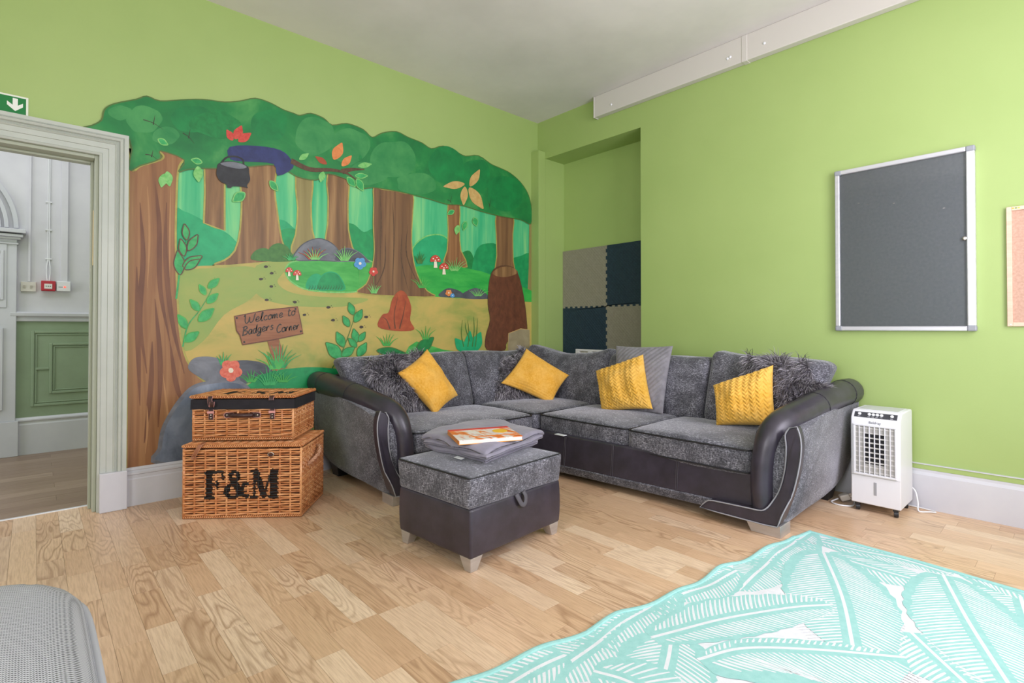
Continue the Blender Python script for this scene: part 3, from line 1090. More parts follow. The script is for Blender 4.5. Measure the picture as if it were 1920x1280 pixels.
# black pot hanging from the branch
pot = paint('painted_pot', [(408, 308), (422, 303), (445, 305), (464, 313), (466, 325), (468, 338), (462, 348), (464, 353), (456, 351), (436, 350), (432, 353), (425, 352), (424, 347), (412, 340), (405, 328), (406, 316)], P_POT, 20, 3)
stroke('painted_pot_handle', [[(414, 306), (424, 296), (440, 294), (454, 300), (456, 312)]], P_POT, 21, .012, taper=False)
paint('painted_pot_rim', [(412, 307), (430, 304), (450, 307), (462, 314), (448, 317), (425, 313)], P_ROCK, 21, 3)
# ferns and stems
stroke('painted_stem', [[(330, 560), (338, 500), (350, 450), (352, 430)]], P_LEAF, 14, .012)
for a, b in (((338, 515), (332, 470)), ((345, 480), (338, 448)), ((342, 500), (378, 480)), ((352, 470), (370, 440)), ((350, 450), (345, 420)), ((346, 505), (374, 486))):
    leaf(a, b, .22, P_LEAF, 16, P_TWIG)
stroke('painted_stem', [[(342, 650), (352, 610), (375, 580), (395, 545), (402, 520)]], P_LEAF, 14, .008)
for a, b in (((385, 552), (373, 534)), ((390, 540), (410, 522)), ((388, 568), (408, 550)), ((374, 582), (356, 562)), ((372, 602), (400, 578)), ((350, 615), (333, 590)), ((345, 640), (372, 622))):
    leaf(a, b, .24, P_LEAF, 16, P_GRASS)
stroke('painted_stem', [[(622, 690), (640, 660), (652, 630), (662, 600), (668, 580)]], P_OLBUSH, 14, .010)
for a, b in (((662, 590), (653, 567)), ((664, 604), (678, 580)), ((654, 612), (642, 592)), ((644, 650), (630, 622)), ((640, 672), (610, 642)), ((640, 668), (664, 650)), ((668, 642), (662, 616)), ((672, 640), (684, 622)), ((670, 668), (686, 642)), ((668, 650), (652, 634))):
    leaf(a, b, .26, P_LEAF, 16, P_OLBUSH)
leaf((705, 657), (760, 662), .15, P_DKLEAF, 16, P_OLV)
leaf((780, 660), (812, 632), .25, P_DKLEAF, 16, P_OLV)
leaf((872, 660), (852, 634), .28, P_BUSH2, 16)
leaf((876, 662), (880, 620), .2, P_BUSH2, 16)
leaf((884, 662), (900, 622), .25, P_BUSH2, 16)
stroke('painted_grass', [[(868, 650), (864, 625), (866, 600)], [(876, 650), (878, 625), (876, 600)], [(884, 650), (888, 620), (887, 594)], [(890, 650), (893, 622), (894, 596)], [(880, 640), (872, 615), (872, 605)]], P_OLBUSH, 17, .012)
for c, n, h, sp, mt in (((523, 690), 11, 48, 36, P_LEAF), ((515, 692), 9, 38, 30, P_GRASS), ((505, 722), 9, 40, 34, P_LEAF), ((470, 716), 7, 24, 22, P_GRASS), ((585, 486), 7, 26, 24, P_RUST), ((590, 487), 7, 24, 22, P_LEAFP), ((645, 489), 9, 26, 22, P_LEAFP), ((786, 494), 7, 22, 12, P_OLBUSH), ((851, 508), 9, 26, 22, P_LEAFP), ((700, 550), 7, 22, 14, P_LEAFP), ((724, 648), 7, 26, 20, P_GRASS), ((797, 636), 5, 28, 16, P_GRASS), ((895, 555), 7, 16, 18, P_LEAFP), ((545, 488), 7, 14, 14, P_LEAF), ((418, 684), 5, 30, 14, P_LEAF), ((530, 716), 7, 20, 24, P_GRASS), ((790, 540), 7, 26, 18, P_GRASS)):
    tuft(c, n, h, sp, mt, 18, int(c[0]))
# rocks at the foot
paint('painted_boulder', [(352, 690), (362, 672), (385, 668), (410, 672), (430, 686), (450, 712), (440, 722), (400, 720), (372, 706)], P_ROCK, 15, 4)
paint('painted_boulder', [(435, 680), (455, 675), (485, 678), (505, 688), (508, 696), (480, 705), (458, 720), (446, 705)], P_ROCKD, 15, 4)
paint('painted_boulder', [(300, 868), (299, 840), (305, 805), (318, 778), (338, 748), (362, 725), (395, 716), (430, 714), (458, 722), (480, 760), (480, 868)], P_ROCKL, 16, 4, P_ROCK, .012)
# signboard with its lettering
SQ = [(439, 593), (500, 581), (557, 575), (562, 600), (567, 625), (510, 637), (454, 646), (449, 628), (443, 620)]
stroke('painted_post', [[(510, 632), (518, 660), (527, 692)]], P_SIGN, 16.4, .085, taper=False)
sign = paint('painted_signboard', SQ, P_SIGN, 19, 0, P_UMB, .004)
GL = {
    'W': (1.25, [[(0, .8), (.12, 1), (.16, .3), (.32, 0), (.52, .15), (.6, .7), (.64, .2), (.8, 0), (1.02, .25), (1.1, .9), (1.2, .95)]]),
    'e': (.5, [[(0, .22), (.28, .28), (.34, .45), (.2, .55), (.05, .38), (.06, .1), (.2, 0), (.45, .1)]]),
    'l': (.34, [[(0, .1), (.16, .6), (.2, 1), (.1, .95), (.08, .3), (.15, 0), (.3, .08)]]),
    'c': (.46, [[(.38, .45), (.22, .55), (.05, .35), (.08, .1), (.22, 0), (.42, .1)]]),
    'o': (.5, [[(.2, .55), (.04, .4), (.04, .12), (.2, 0), (.38, .12), (.38, .42), (.2, .55), (.3, .5), (.48, .48)]]),
    'm': (.72, [[(0, .5), (.04, 0), (.06, .35), (.2, .53), (.26, 0), (.28, .35), (.44, .53), (.5, .05), (.62, .04)]]),
    't': (.42, [[(.12, .9), (.1, .15), (.2, 0), (.34, .08)], [(0, .6), (.32, .64)]]),
    'B': (.66, [[(.1, 1), (.08, 0)], [(-.04, .92), (.3, 1), (.46, .78), (.14, .54), (.52, .4), (.46, .08), (0, 0)]]),
    'a': (.5, [[(.35, .5), (.15, .53), (.02, .28), (.12, 0), (.3, .12), (.36, .5), (.36, .08), (.48, .02)]]),
    'd': (.52, [[(.35, .48), (.15, .53), (.02, .28), (.12, 0), (.3, .12), (.38, 1), (.37, .08), (.48, .02)]]),
    'g': (.5, [[(.35, .48), (.15, .53), (.02, .28), (.12, .02), (.3, .12), (.36, .5), (.34, -.3), (.1, -.4), (.02, -.25), (.45, .05)]]),
    'r': (.46, [[(0, .5), (.04, 0), (.06, .3), (.18, .5), (.3, .46)]]),
    's': (.4, [[(.3, .46), (.14, .54), (.08, .36), (.28, .2), (.22, .02), (0, .05)]]),
    'C': (.68, [[(.54, .85), (.32, 1), (.05, .65), (.08, .2), (.32, 0), (.58, .15)]]),
    'n': (.5, [[(0, .5), (.04, 0), (.06, .33), (.22, .53), (.3, .08), (.42, .03)]]),
    ' ': (.45, []),
}


def hand_text(body, p0, p1, hpx, lay, wd):
    """hand-lettered line from p0 to p1 (photo points on the board)"""
    tot = sum(GL[c][0] for c in body)
    a, b = wl(p0, lay), wl(p1, lay)
    e = (b - a) / tot
    up = Vector((0, 0, 1)) * hpx
    sk = e.normalized() * hpx * .12
    L, x = [], 0
    for c in body:
        for ln in GL[c][1]:
            L.append([a + e * (x + u) + up * v + sk * v for u, v in ln])
        x += GL[c][0]
    stroke('painted_lettering', L, P_INK, lay, wd, 4, False, sign, True)


hand_text('Welcome to', (455, 607), (553, 590), .062, 20, .0075)
hand_text('Badgers', (453, 629), (512, 617), .062, 20, .0085)
hand_text('Corner', (517, 624), (561, 616), .062, 20, .0085)
for p in ((443, 596), (553, 579), (563, 621), (457, 641)):
    paint('painted_nail', blob(p, 2.2, 2.2, 6, 0, 1), P_INK, 20, 0, parent=sign)
# paw marks along the path
for i, p in enumerate(((498, 500), (509, 512), (489, 523), (508, 537), (500, 562), (552, 566), (615, 576), (570, 590), (624, 600), (686, 594), (677, 613))):
    paint('painted_paw_mark', blob(p, 4, 2.6, 7, .2, i), P_INK, 10, 0)
    stroke('painted_paw_mark', [[(p[0] + 5 + 2 * q, p[1] - 3 + 3 * (q % 2)), (p[0] + 7 + 2 * q, p[1] - 3 + 3 * (q % 2))] for q in range(2)], P_INK, 10, .006, 0)


def toadstool(c, s):
    a, b = c
    paint('painted_toadstool_stalk', [(a - 3 * s, b + 14 * s), (a - 2.2 * s, b), (a + 2.2 * s, b), (a + 4 * s, b + 14 * s)], P_CREAM, 18, 0)
    cap = paint('painted_toadstool', [(a - 9 * s, b + 3 * s), (a - 8 * s, b - 5 * s), (a, b - 10 * s), (a + 8 * s, b - 5 * s), (a + 9.5 * s, b + 3 * s), (a, b + 2 * s)], P_RED, 19, 3)
    for (u, v) in ((-4, -3), (3, -5), (0, 0), (6, -1)):
        paint('painted_spot', blob((a + u * s, b + v * s), 1.5 * s, 1.3 * s, 6, .1, 2), P_CREAM, 20, 0, parent=cap)


for c, s in (((815, 488), 1.0), ((831, 502), .9), ((541, 508), .7), ((556, 514), .8)):
    toadstool(c, s)


def flower(c, r, mt, mc, stem=None, n=5):
    if stem:
        stroke('painted_stem', [[c, stem]], P_LEAFP, 18, .004, 0)
    f = None
    for k in range(n):
        a = 2 * PI * k / n + .3
        q = paint('painted_petal', blob((c[0] + r * .55 * math.cos(a), c[1] + r * .55 * math.sin(a)), r * .52, r * .5, 8, .08, k), mt, 19 + (k % 2) * .5, 3)
    paint('painted_flower_centre', blob(c, r * .25, r * .25, 8, .05, 3), mc, 21, 0)


flower((674, 494), 11, P_BLUE, P_CREAM, (672, 535))
flower((699, 509), 8, P_RED, P_CREAM, (700, 545))
flower((432, 694), 20, P_CORAL, P_CREAM)
flower((840, 549), 6, P_ORAN, P_CREAM)
flower((847, 554), 4, P_BLUE, P_CREAM)
# plain bush and stump in place of the larger figures
paint('painted_stump', [(912, 655), (910, 630), (918, 600), (914, 570), (916, 530), (925, 505), (945, 498), (965, 505), (975, 530), (982, 565), (986, 600), (984, 625), (950, 640), (945, 656)], P_UMB, 16, 3, P_TWIG, .004)
paint('painted_stump_top', [(922, 512), (935, 502), (955, 500), (970, 510), (955, 518), (935, 519)], P_BARK, 17, 3)
paint('painted_log_seat', [(952, 625), (975, 616), (992, 618), (992, 658), (951, 658)], P_STONE, 17, 0, P_TAN, .004)
paint('painted_shrub', [(708, 612), (716, 590), (728, 585), (735, 560), (748, 545), (760, 550), (770, 575), (768, 600), (775, 618), (740, 620)], P_RUST, 14, 4)
stroke('painted_grass', [[(740, 616), (738, 590), (745, 556)], [(748, 616), (755, 590), (760, 562)], [(730, 616), (724, 600), (716, 594)]], P_UMB, 15, .014)

# ------------------------------------------------------------------ upholstery surfaces


def chenille(name, dark, midc, light, sc=(300, 300, 42)):
    t = NT(name)
    f1 = t.noise(t.coord(sc), 1.0, 3, .6)
    f2 = t.noise(t.coord((sc[2] * 1.6, sc[2] * 1.6, sc[0])), 1.0, 2, .5)
    mx = t.n('ShaderNodeMath', operation='MAXIMUM')
    t.l(f1, mx.inputs[0])
    t.l(f2, mx.inputs[1])
    c = t.ramp(mx.outputs[0], [(.42, dark), (.56, midc), (.70, light)])
    big = t.noise(t.coord(9), 1.0, 5)
    c2 = t.mix(t.ramp(big, [(.42, 0.0), (.62, .6)]), c, lin(dark))
    t.l(c2, t.b.inputs['Base Color'])
    t.b.inputs['Roughness'].default_value = .85
    t.b.inputs['Specular IOR Level'].default_value = .25
    t.b.inputs['Sheen Weight'].default_value = .55
    t.b.inputs['Sheen Roughness'].default_value = .35
    t.b.inputs['Sheen Tint'].default_value = (.92, .93, 1, 1)
    t.bump(mx.outputs[0], .5, .005)
    return t.m


FAB = chenille('charcoal chenille', (56, 56, 61), (100, 100, 108), (174, 174, 184))
LEATH = mat('black leather', (47, 43, 52), .36, spec=.6, c2=(59, 54, 66), scale=9, bump=(170, .15, .002))
PIPE = mat('light grey piping', (150, 150, 156), .6)
PIPED = mat('black piping', (28, 28, 34), .5)
BACKF = mat('dark backing cloth', (44, 43, 46), .9)
CHROME = mat('satin chrome foot', (206, 204, 204), .34, .7, c2=(190, 188, 188), scale=(4, 4, 40))

# ------------------------------------------------------------------ corner sofa
sofa = thing('corner_sofa', (1.0, -1.0, 0), 'charcoal chenille and black leather corner sofa in the corner of the room', 'sofa')


def RU(u, v, z): return Vector((u, -v, z))              # along the right wall: u from the corner, v out from the wall
def LU(u, v, z): return Vector((v, -u, z))              # along the mural wall


def arm(mp, du, dv):
    def q(u, v, z): return mp(u + du, v + dv, z)
    m = MB()
    # upholstered body: side outline in (v, z), swept across with a bulge
    prof = [(1.155, .07), (1.165, .25), (1.165, .42), (1.13, .55), (1.0, .60), (.6, .655), (.25, .69), (.06, .70), (.05, .55), (.055, .33), (.10, .20), (.25, .11), (.5, .075), (.8, .068)]
    def outer(v, z): return 3.055 + .085 * math.sin(min(1, max(0, (z - .06) / .62)) * PI * .5) - .0 * v
    secs = []
    pr = catmull([Vector((v, z, 0)) for v, z in prof], 3, True)
    for k, (uf, ins) in enumerate(((2.90, .0), (3.0, 0.0), (None, 0.0), (None, .0))):
        loop = []
        for p in pr:
            v, z = p.x, p.y
            if k == 2:
                u = outer(v, z) - .012
            elif k == 3:
                u = outer(v, z)
                v = .6 + (v - .6) * .985
                z = .36 + (z - .36) * .98
            else:
                u = uf
            loop.append(q(u, v, z))
        secs.append(loop)
    n = len(pr)
    vs = [p for s in secs for p in s]
    fs = [tuple(range(n)), tuple(range(3 * n, 4 * n))]
    for i in range(3):
        for k in range(n):
            l = (k + 1) % n
            fs.append((i * n + k, i * n + l, (i + 1) * n + l, (i + 1) * n + k))
    m.add(vs, fs)
    body = m.build('arm', FAB, sofa, smooth=True)
    # leather roll: along the top, then down the inner front edge
    path = catmull([q(*p) for p in ((3.085, .02, .715), (3.08, .20, .712), (3.06, .50, .68), (3.035, .80, .635), (3.01, .97, .603), (2.985, 1.075, .565), (2.965, 1.13, .50), (2.952, 1.155, .41), (2.945, 1.16, .28), (2.948, 1.16, .20), (2.950, 1.155, .12))], 5)
    N = len(path)
    rad = []
    for i in range(N):
        t = i / (N - 1)
        rad.append(.088 if t < .42 else (.088 - (t - .42) / .25 * .026 if t < .67 else .062))
    rad[0] = .06
    m = MB()
    m.tube(path, rad, 18)
    roll = m.build('arm_roll', LEATH, body, smooth=2)
    for i0 in (int(N * .10), int(N * .25)):
        m = MB()
        c = path[i0]
        t = (path[i0 + 1] - path[i0 - 1]).normalized()
        a = t.orthogonal().normalized()
        b = t.cross(a)
        m.tube([c + (a * math.cos(2 * PI * k / 24) + b * math.sin(2 * PI * k / 24)) * .0885 for k in range(24)], .0022, 5, closed=True)
        m.build('seam', PIPED, body, smooth=2)
    # crescent of leather on the front, sweeping along the foot of the seat
    Y = 1.18
    out = [(1494.6, 800), (1501, 822), (1502, 846), (1498, 878), (1488, 920), (1474, 958), (1464, 984)]
    bot = [(1440, 980), (1394, 969.5), (1362, 962), (1319, 951)]
    inn = [(1325, 941), (1336, 934.5), (1359, 938), (1407, 948), (1432, 953), (1442, 950), (1450, 940), (1463, 914), (1472, 877), (1474, 838), (1472, 815), (1480, 802)]
    P2 = []
    for seg, sm in ((out, 3), (bot, 1), (inn, 3)):
        pts = [ony(a, b, -Y) for a, b in seg]
        pts = [Vector((p.x, Y, p.z)) for p in pts]
        P2 += catmull(pts, sm) if sm > 1 else pts
    m = MB()
    def fy(z): return Y + .048 * min(1, max(0, (.23 - z) / .09))
    front = [q(p.x, fy(p.z), max(p.z, .062)) for p in P2]
    back = [q(p.x, Y - .06, max(p.z, .062)) for p in P2]
    cen = sum((p for p in P2), Vector()) / len(P2)
    m.hexa(back, front)
    cres = m.build('arm_facing', LEATH, body, smooth=True, bevel=.008)
    m = MB()
    m.tube([p for p in front], .0042, 6, closed=True)
    m.build('piping', PIPE, body, smooth=2)
    # chrome foot under the front corner
    m = MB()
    b0 = [(2.90, 1.20), (3.06, 1.20), (3.06, 1.06), (2.90, 1.06)]
    t0 = [(2.865, 1.20), (3.06, 1.20), (3.06, 1.06), (2.865, 1.06)]
    m.hexa([q(u, v + .004, 0) for u, v in b0], [q(u, v + .004, .066) for u, v in t0])
    m.build('foot', CHROME, sofa, bevel=.002)
    m = MB()
    m.hexa([q(u, v, 0) for u, v in ((2.92, .2), (3.02, .2), (3.02, .3), (2.92, .3))], [q(u, v, .1) for u, v in ((2.9, .18), (3.04, .18), (3.04, .32), (2.9, .32))])
    m.build('foot', BPLAST, sofa)


arm(RU, 0, 0)
arm(LU, -.555, -.03)

# base rails: leather front, fabric strip under it
def base(mp, u0, u1, vf0, vf1, seams, zb0, zb1):
    m = MB()
    m.hexa([mp(u0, vf0, zb0 + .055), mp(u1, vf1, zb1 + .055), mp(u1, .35, .12), mp(u0, .35, .12)], [mp(u0, vf0 - .02, .33), mp(u1, vf1 - .02, .33), mp(u1, .35, .33), mp(u0, .35, .33)])
    b = m.build('base', LEATH, sofa, bevel=.012, smooth=True)
    for u in seams:
        f = (u - u0) / (u1 - u0)
        v = vf0 + (vf1 - vf0) * f
        zb = zb0 + (zb1 - zb0) * f
        m = MB()
        for d in (-.006, .006):
            m.tube([mp(u + d, v + .0005, zb + .06), mp(u + d, v - .018, .325)], .0022, 5)
        m.build('stitching', mat('seam thread', (66, 62, 68), .6), b)
    m = MB()
    m.hexa([mp(u0, vf0 - .01, zb0), mp(u1, vf1 - .01, zb1), mp(u1, .4, zb1), mp(u0, .4, zb0)], [mp(u0, vf0 + .006, zb0 + .062), mp(u1, vf1 + .006, zb1 + .062), mp(u1, .4, zb1 + .062), mp(u0, .4, zb0 + .062)])
    m.build('base_trim', FAB, sofa, bevel=.01, smooth=True)


base(RU, 1.15, 2.90, 1.245, 1.165, (1.50, 1.93, 2.42), .035, .06)
base(LU, 1.15, 2.34, 1.18, 1.14, (1.55, 1.95), .05, .06)
m = MB()
m.box(.35, 1.19, -1.19, -.35, .05, .33)
m.build('base', LEATH, sofa, bevel=.012)
# back frames against the walls
for mp, u1 in ((RU, 2.98), (LU, 2.42)):
    m = MB()
    m.hexa([mp(.13, .13, .10), mp(u1, .07, .10), mp(u1, .42, .10), mp(.13, .42, .10)], [mp(.13, .13, .78), mp(u1, .07, .78), mp(u1, .24, .78), mp(.13, .24, .78)])
    m.build('back_frame', BACKF, sofa, bevel=.02)


def seat(mp, u0, u1, v0, v1, z1, th, tilt=0.0):
    cu, cv = (u0 + u1) / 2, (v0 + v1) / 2
    hx, hy, hz = (u1 - u0) / 2, (v1 - v0) / 2, th / 2
    zc = z1 - hz

    def fn(x, y, z):
        if z > 0:
            z += .026 * (1 - (x / hx) ** 2) * (1 - (y / hy) ** 4) + .004 * math.sin(x * 9 + y * 5)
        else:
            z -= .012 * (1 - (x / hx) ** 2) * max(0, y / hy)
        return (x, y + .012 * (1 - (x / hx) ** 2) * (1 if y > 0 else 0) * y / hy, z)
    m = MB()
    m.rbox(hx, hy, hz, .04, lambda x, y, z: mp(cu + fn(x, y, z)[0], cv + fn(x, y, z)[1], zc + fn(x, y, z)[2] + tilt * y), n=8)
    c = m.build('seat_cushion', FAB, sofa, smooth=2)
    # piping at the top and bottom edges
    for zz in (hz - .018, -hz + .02):
        loop = []
        r = .045
        for (sx, sy, a0) in ((1, 1, 0), (-1, 1, 90), (-1, -1, 180), (1, -1, 270)):
            for k in range(5):
                a = math.radians(a0 + 90 * k / 4)
                x, y = sx * (hx - r) + r * math.cos(a), sy * (hy - r) + r * math.sin(a)
                loop.append((x, y))
        L = []
        for i in range(len(loop)):
            (xa, ya), (xb, yb) = loop[i], loop[(i + 1) % len(loop)]
            for k in range(5 if math.hypot(xb - xa, yb - ya) > .1 else 1):
                x, y = xa + (xb - xa) * k / 5, ya + (yb - ya) * k / 5
                x2, y2, z2 = fn(x, y, zz)
                L.append(mp(cu + x2, cv + y2, zc + zz + tilt * y + (.004 if zz > 0 else 0)))
        m = MB()
        m.tube(L, .0055, 6, closed=True)
        m.build('piping', PIPED, c, smooth=2)


seat(RU, 2.03, 2.885, .40, 1.165, .455, .165)
seat(RU, 1.155, 2.025, .40, 1.15, .455, .165)
seat(RU, .34, 1.15, .34, 1.20, .462, .17)
seat(LU, 1.215, 2.33, .40, 1.16, .455, .165)


def backc(mp, u0, u1, v0, z0, z1, th, lean=.16, flare=(0, 0), sag=.0, dz=(0, 0), n=8, tuck=0.0):
    """back cushion: leaning, soft, with ends that may flare outward at the top"""
    cu = (u0 + u1) / 2
    hx, hy, hz = (u1 - u0) / 2, th / 2, (z1 - z0) / 2

    def fn(x, y, z):
        s = (z + hz) / (2 * hz)
        bul = .05 * (1 - (x / hx) ** 2) * (1 - (z / hz) ** 2)
        yy = y * (1 - .35 * max(0, s - .3) ** 1.5) + (bul if y > 0 else 0)
        xx = x + (flare[1] * s if x > 0 else -flare[0] * s) * abs(x / hx) ** 2
        zz = z - sag * (1 - (x / hx) ** 2) * s + (dz[1] if x > 0 else dz[0]) * abs(x / hx) ** 1.5 * s + .005 * math.sin(x * 13 + y * 9)
        return mp(cu + xx, v0 + th / 2 + yy - lean * s * 2 * hz + tuck * math.sin(x * 7) * .01, z0 + hz + zz)
    m = MB()
    m.rbox(hx, hy, hz, min(.055, hy * .95), fn, n=n, rn=4)
    return m.build('back_cushion', FAB, sofa, smooth=2)


backc(LU, 1.265, 2.30, .28, .44, .925, .20, .30, (0, .20), .0, (.01, -.005))
backc(LU, .42, 1.255, .28, .44, .935, .20, .30, (0, 0), .012, (-.02, .01))
backc(RU, .20, 1.235, .28, .44, .95, .20, .30, (.05, 0), .055, (.035, .02))
backc(RU, 1.24, 2.205, .28, .44, .915, .20, .30, (0, 0), .0, (0, .01))
backc(RU, 2.215, 2.90, .28, .44, .945, .20, .30, (0, .17), .0, (.03, -.02))
TAGM = mat('white care label', (222, 226, 228), .7)
for p, d in (((1.42, -1.235, .30), 0), ):
    m = MB()
    m.box(p[0], p[0] + .09, p[1] - .012, p[1] + .03, p[2] + .03, p[2] + .034)
    m.build('care_label', TAGM, sofa)


# ------------------------------------------------------------------ scatter cushions
def pillow(name, px, P, N, th, mt, label, group=None, disp=None, n=40, pinch=.05, dents=0.0, power=.5, corner=0.0):
    """px: four photo corners on the plane through P with normal N; front swells along N"""
    N = Vector(N).normalized()
    Q = [hit(a, b, P, N) for a, b in px]
    cen = sum(Q, Vector()) / 4
    m = MB()
    vs, idx = [], {}

    def pt(u, v, s):
        uu, vv = u * (1 - pinch * (1 - v * v)), v * (1 - pinch * (1 - u * u))
        a, b = (uu + 1) / 2, (vv + 1) / 2
        p = Q[0] * (1 - a) * (1 - b) + Q[1] * a * (1 - b) + Q[2] * a * b + Q[3] * (1 - a) * b
        prof = max(0, (1 - u * u) * (1 - v * v)) ** power
        h = th / 2 * prof
        if s > 0:
            if disp:
                h += disp(u, v) * min(1, prof * 3)
            h += dents * mnoise.noise(Vector((u * 2.2, v * 2.2, th * 50))) * prof
        return p + N * (h * s)
    for s in (1, -1):
        for i in range(n + 1):
            for j in range(n + 1):
                if s < 0 and (i in (0, n) or j in (0, n)):
                    idx[(s, i, j)] = idx[(1, i, j)]
                else:
                    idx[(s, i, j)] = len(vs)
                    tt = lambda k: math.sin((2 * k / n - 1) * PI / 2) * .35 + (2 * k / n - 1) * .65
                    vs.append(pt(tt(i), tt(j), s))
    fs = []
    for s in (1, -1):
        for i in range(n):
            for j in range(n):
                f = [idx[(s, i, j)], idx[(s, i + 1, j)], idx[(s, i + 1, j + 1)], idx[(s, i, j + 1)]]
                fs.append(tuple(f if s > 0 else reversed(f)))
    m.add(vs, fs)
    low = min(vs, key=lambda p: p.z)
    return Q, N, m, Vector((cen.x, cen.y, low.z)), label, group, pt


def pile(name, c1, c2, light, sc=(60, 60, 60)):
    t = NT(name)
    f = t.noise(t.coord(sc), 1.0, 3)
    big = t.noise(t.coord(7), 1.0, 3)
    t.l(t.mix(t.ramp(big, [(.4, 0.0), (.7, .5)]), t.ramp(f, [(.35, c1), (.65, c2)]), lin(light)), t.b.inputs['Base Color'])
    t.b.inputs['Roughness'].default_value = .8
    t.b.inputs['Sheen Weight'].default_value = .25
    t.b.inputs['Sheen Tint'].default_value = (1, .9, .6, 1)
    t.b.inputs['Specular IOR Level'].default_value = .2
    t.bump(f, .25, .004)
    return t.m


MUST = pile('mustard velvet', (222, 160, 52), (234, 178, 76), (242, 196, 108))
MUST2 = pile('mustard plush', (212, 160, 56), (228, 180, 80), (240, 198, 112))


def chev(u, v):
    a = (u + 1) * 9 + 0.0
    z = abs((a % 2) - 1)
    return .012 * abs(math.sin(((v + 1) * 11 + z * 1.6) * PI / 2 * 1.2)) * (0.55 + .45 * abs(math.sin(a * PI / 2)))


def rows(u, v):
    return .0022 * math.sin((v + 1) * 55) + .0015 * math.sin(u * 60)


def ribs(u, v):
    return .006 * abs(math.sin((u * .82 + v * .9 + 3) * 21))


def mk(name, args, mt, cat='cushion', sm=2):
    Q, N, m, loc, label, group, pt = args
    o = m.build(name, mt, loc=loc, smooth=sm)
    tag(o, label, cat, group)
    return o


LN = (math.cos(.42), 0, math.sin(.42))          # leaning on the mural-side back
RN = (0, -math.cos(.40), math.sin(.40))         # leaning on the other back
G = 'scatter cushions on the corner sofa'
mk('scatter_cushion', pillow('c', [(801, 654), (859, 741), (816, 779), (745, 699)], (.66, 0, .47), LN, .19, MUST, 'mustard cushion balanced on its corner nearest the wicker hampers', G, rows, 48, .07, .03), MUST)
mk('scatter_cushion', pillow('c', [(987, 653), (1067, 703), (1034, 758), (939, 718)], (.70, -.88, .47), (.75, -.5, .42), .17, MUST, 'mustard cushion tilted in the corner of the sofa', G, rows, 48, .07, .03), MUST)
mk('scatter_cushion', pillow('c', [(1117, 695), (1206, 664), (1224, 767), (1128, 772)], (0, -.68, .47), RN, .18, MUST2, 'mustard chevron cushion leaning on the grey ribbed cushion', G, chev, 100, .06, .03), MUST2)
mk('scatter_cushion', pillow('c', [(1337, 722), (1450, 684), (1455, 800), (1343, 797)], (0, -.86, .47), (.05, -math.cos(.42), math.sin(.42)), .19, MUST2, 'mustard chevron cushion beside the right arm of the sofa', G, chev, 100, .06, .03), MUST2)
RIB = mat('grey ribbed plush', (120, 118, 124), .85, c2=(138, 136, 142), scale=20, sheen=.3)
mk('scatter_cushion', pillow('c', [(1155, 648), (1262, 648), (1243, 776), (1152, 775)], (0, -.58, .47), RN, .13, RIB, 'tall grey ribbed cushion behind a mustard chevron cushion', G, ribs, 110, .05, .02), RIB)

FURB = mat('fur backing', (48, 45, 48), .95)


def furm():
    t = NT('long grey fur')
    oi = t.n('ShaderNodeNewGeometry')
    t.l(t.ramp(oi.outputs['Random Per Island'], [(0, (58, 54, 60)), (.4, (104, 100, 106)), (.75, (150, 146, 152)), (1, (190, 186, 192))]), t.b.inputs['Base Color'])
    t.b.inputs['Roughness'].default_value = .55
    return t.m


FUR = furm()


def fur_cushion(px, P, N, th, label, count, ln, seedv):
    a = pillow('c', px, P, N, th, FURB, label, G, None, 20, .03)
    Q, N, m, loc, label, group, pt = a
    o = mk('fur_cushion', a, FURB)
    r = random.Random(seedv)
    f = MB()
    for i in range(count):
        s = 1 if r.random() < .88 else -1
        u, v = r.uniform(-1, 1), r.uniform(-1, 1)
        p = pt(u, v, s)
        e = .01
        du, dv = pt(min(1, u + e), v, s) - pt(max(-1, u - e), v, s), pt(u, min(1, v + e), s) - pt(u, max(-1, v - e), s)
        nn = du.cross(dv)
        if nn.length < 1e-9:
            nn = N * s
        nn.normalize()
        if nn.dot(N * s) < 0:
            nn = -nn
        out = (p - loc - Vector((0, 0, th))) * .4
        swirl = Vector((mnoise.noise(p * 9), mnoise.noise(p * 9 + Vector((5, 1, 2))), mnoise.noise(p * 9 + Vector((1, 7, 3)))))
        d = (nn * .55 + Vector((0, 0, -.35)) + swirl * 1.5 + out + Vector((r.gauss(0, .25), r.gauss(0, .25), r.gauss(0, .25))))
        d.normalize()
        L = ln * r.uniform(.6, 1.2)
        side = d.cross(N)
        side = side.normalized() if side.length > 1e-6 else Vector((1, 0, 0))
        w0 = .0022
        curl = (swirl.cross(d) * .6 + Vector((0, 0, -.55)))
        p1 = p + d * L * .4
        p2 = p1 + (d + curl * .5).normalized() * L * .35
        p3 = p2 + (d + curl * 1.2).normalized() * L * .3
        vs = [p - side * w0, p + side * w0, p1 - side * w0, p1 + side * w0, p2 - side * w0 * .7, p2 + side * w0 * .7, p3]
        f.add(vs, [(0, 1, 3, 2), (2, 3, 5, 4), (4, 5, 6)])
    fo = f.build('fur', FUR, o, smooth=2, normals=False)
    stuff(fo)


fur_cushion([(688, 676), (792, 664), (800, 772), (700, 752)], (.55, 0, .47), LN, .13, 'shaggy dark grey fur cushion nearest the wicker hampers', 9000, .075, 1)
fur_cushion([(936, 678), (982, 654), (1004, 748), (926, 748)], (.56, -.85, .47), (.85, -.35, .42), .12, 'shaggy dark grey fur cushion in the corner of the sofa', 7000, .07, 2)
fur_cushion([(1402, 668), (1516, 686), (1545, 742), (1420, 778)], (0, -.555, .47), RN, .10, 'shaggy grey fur cushion against the right arm of the sofa', 11000, .10, 3)

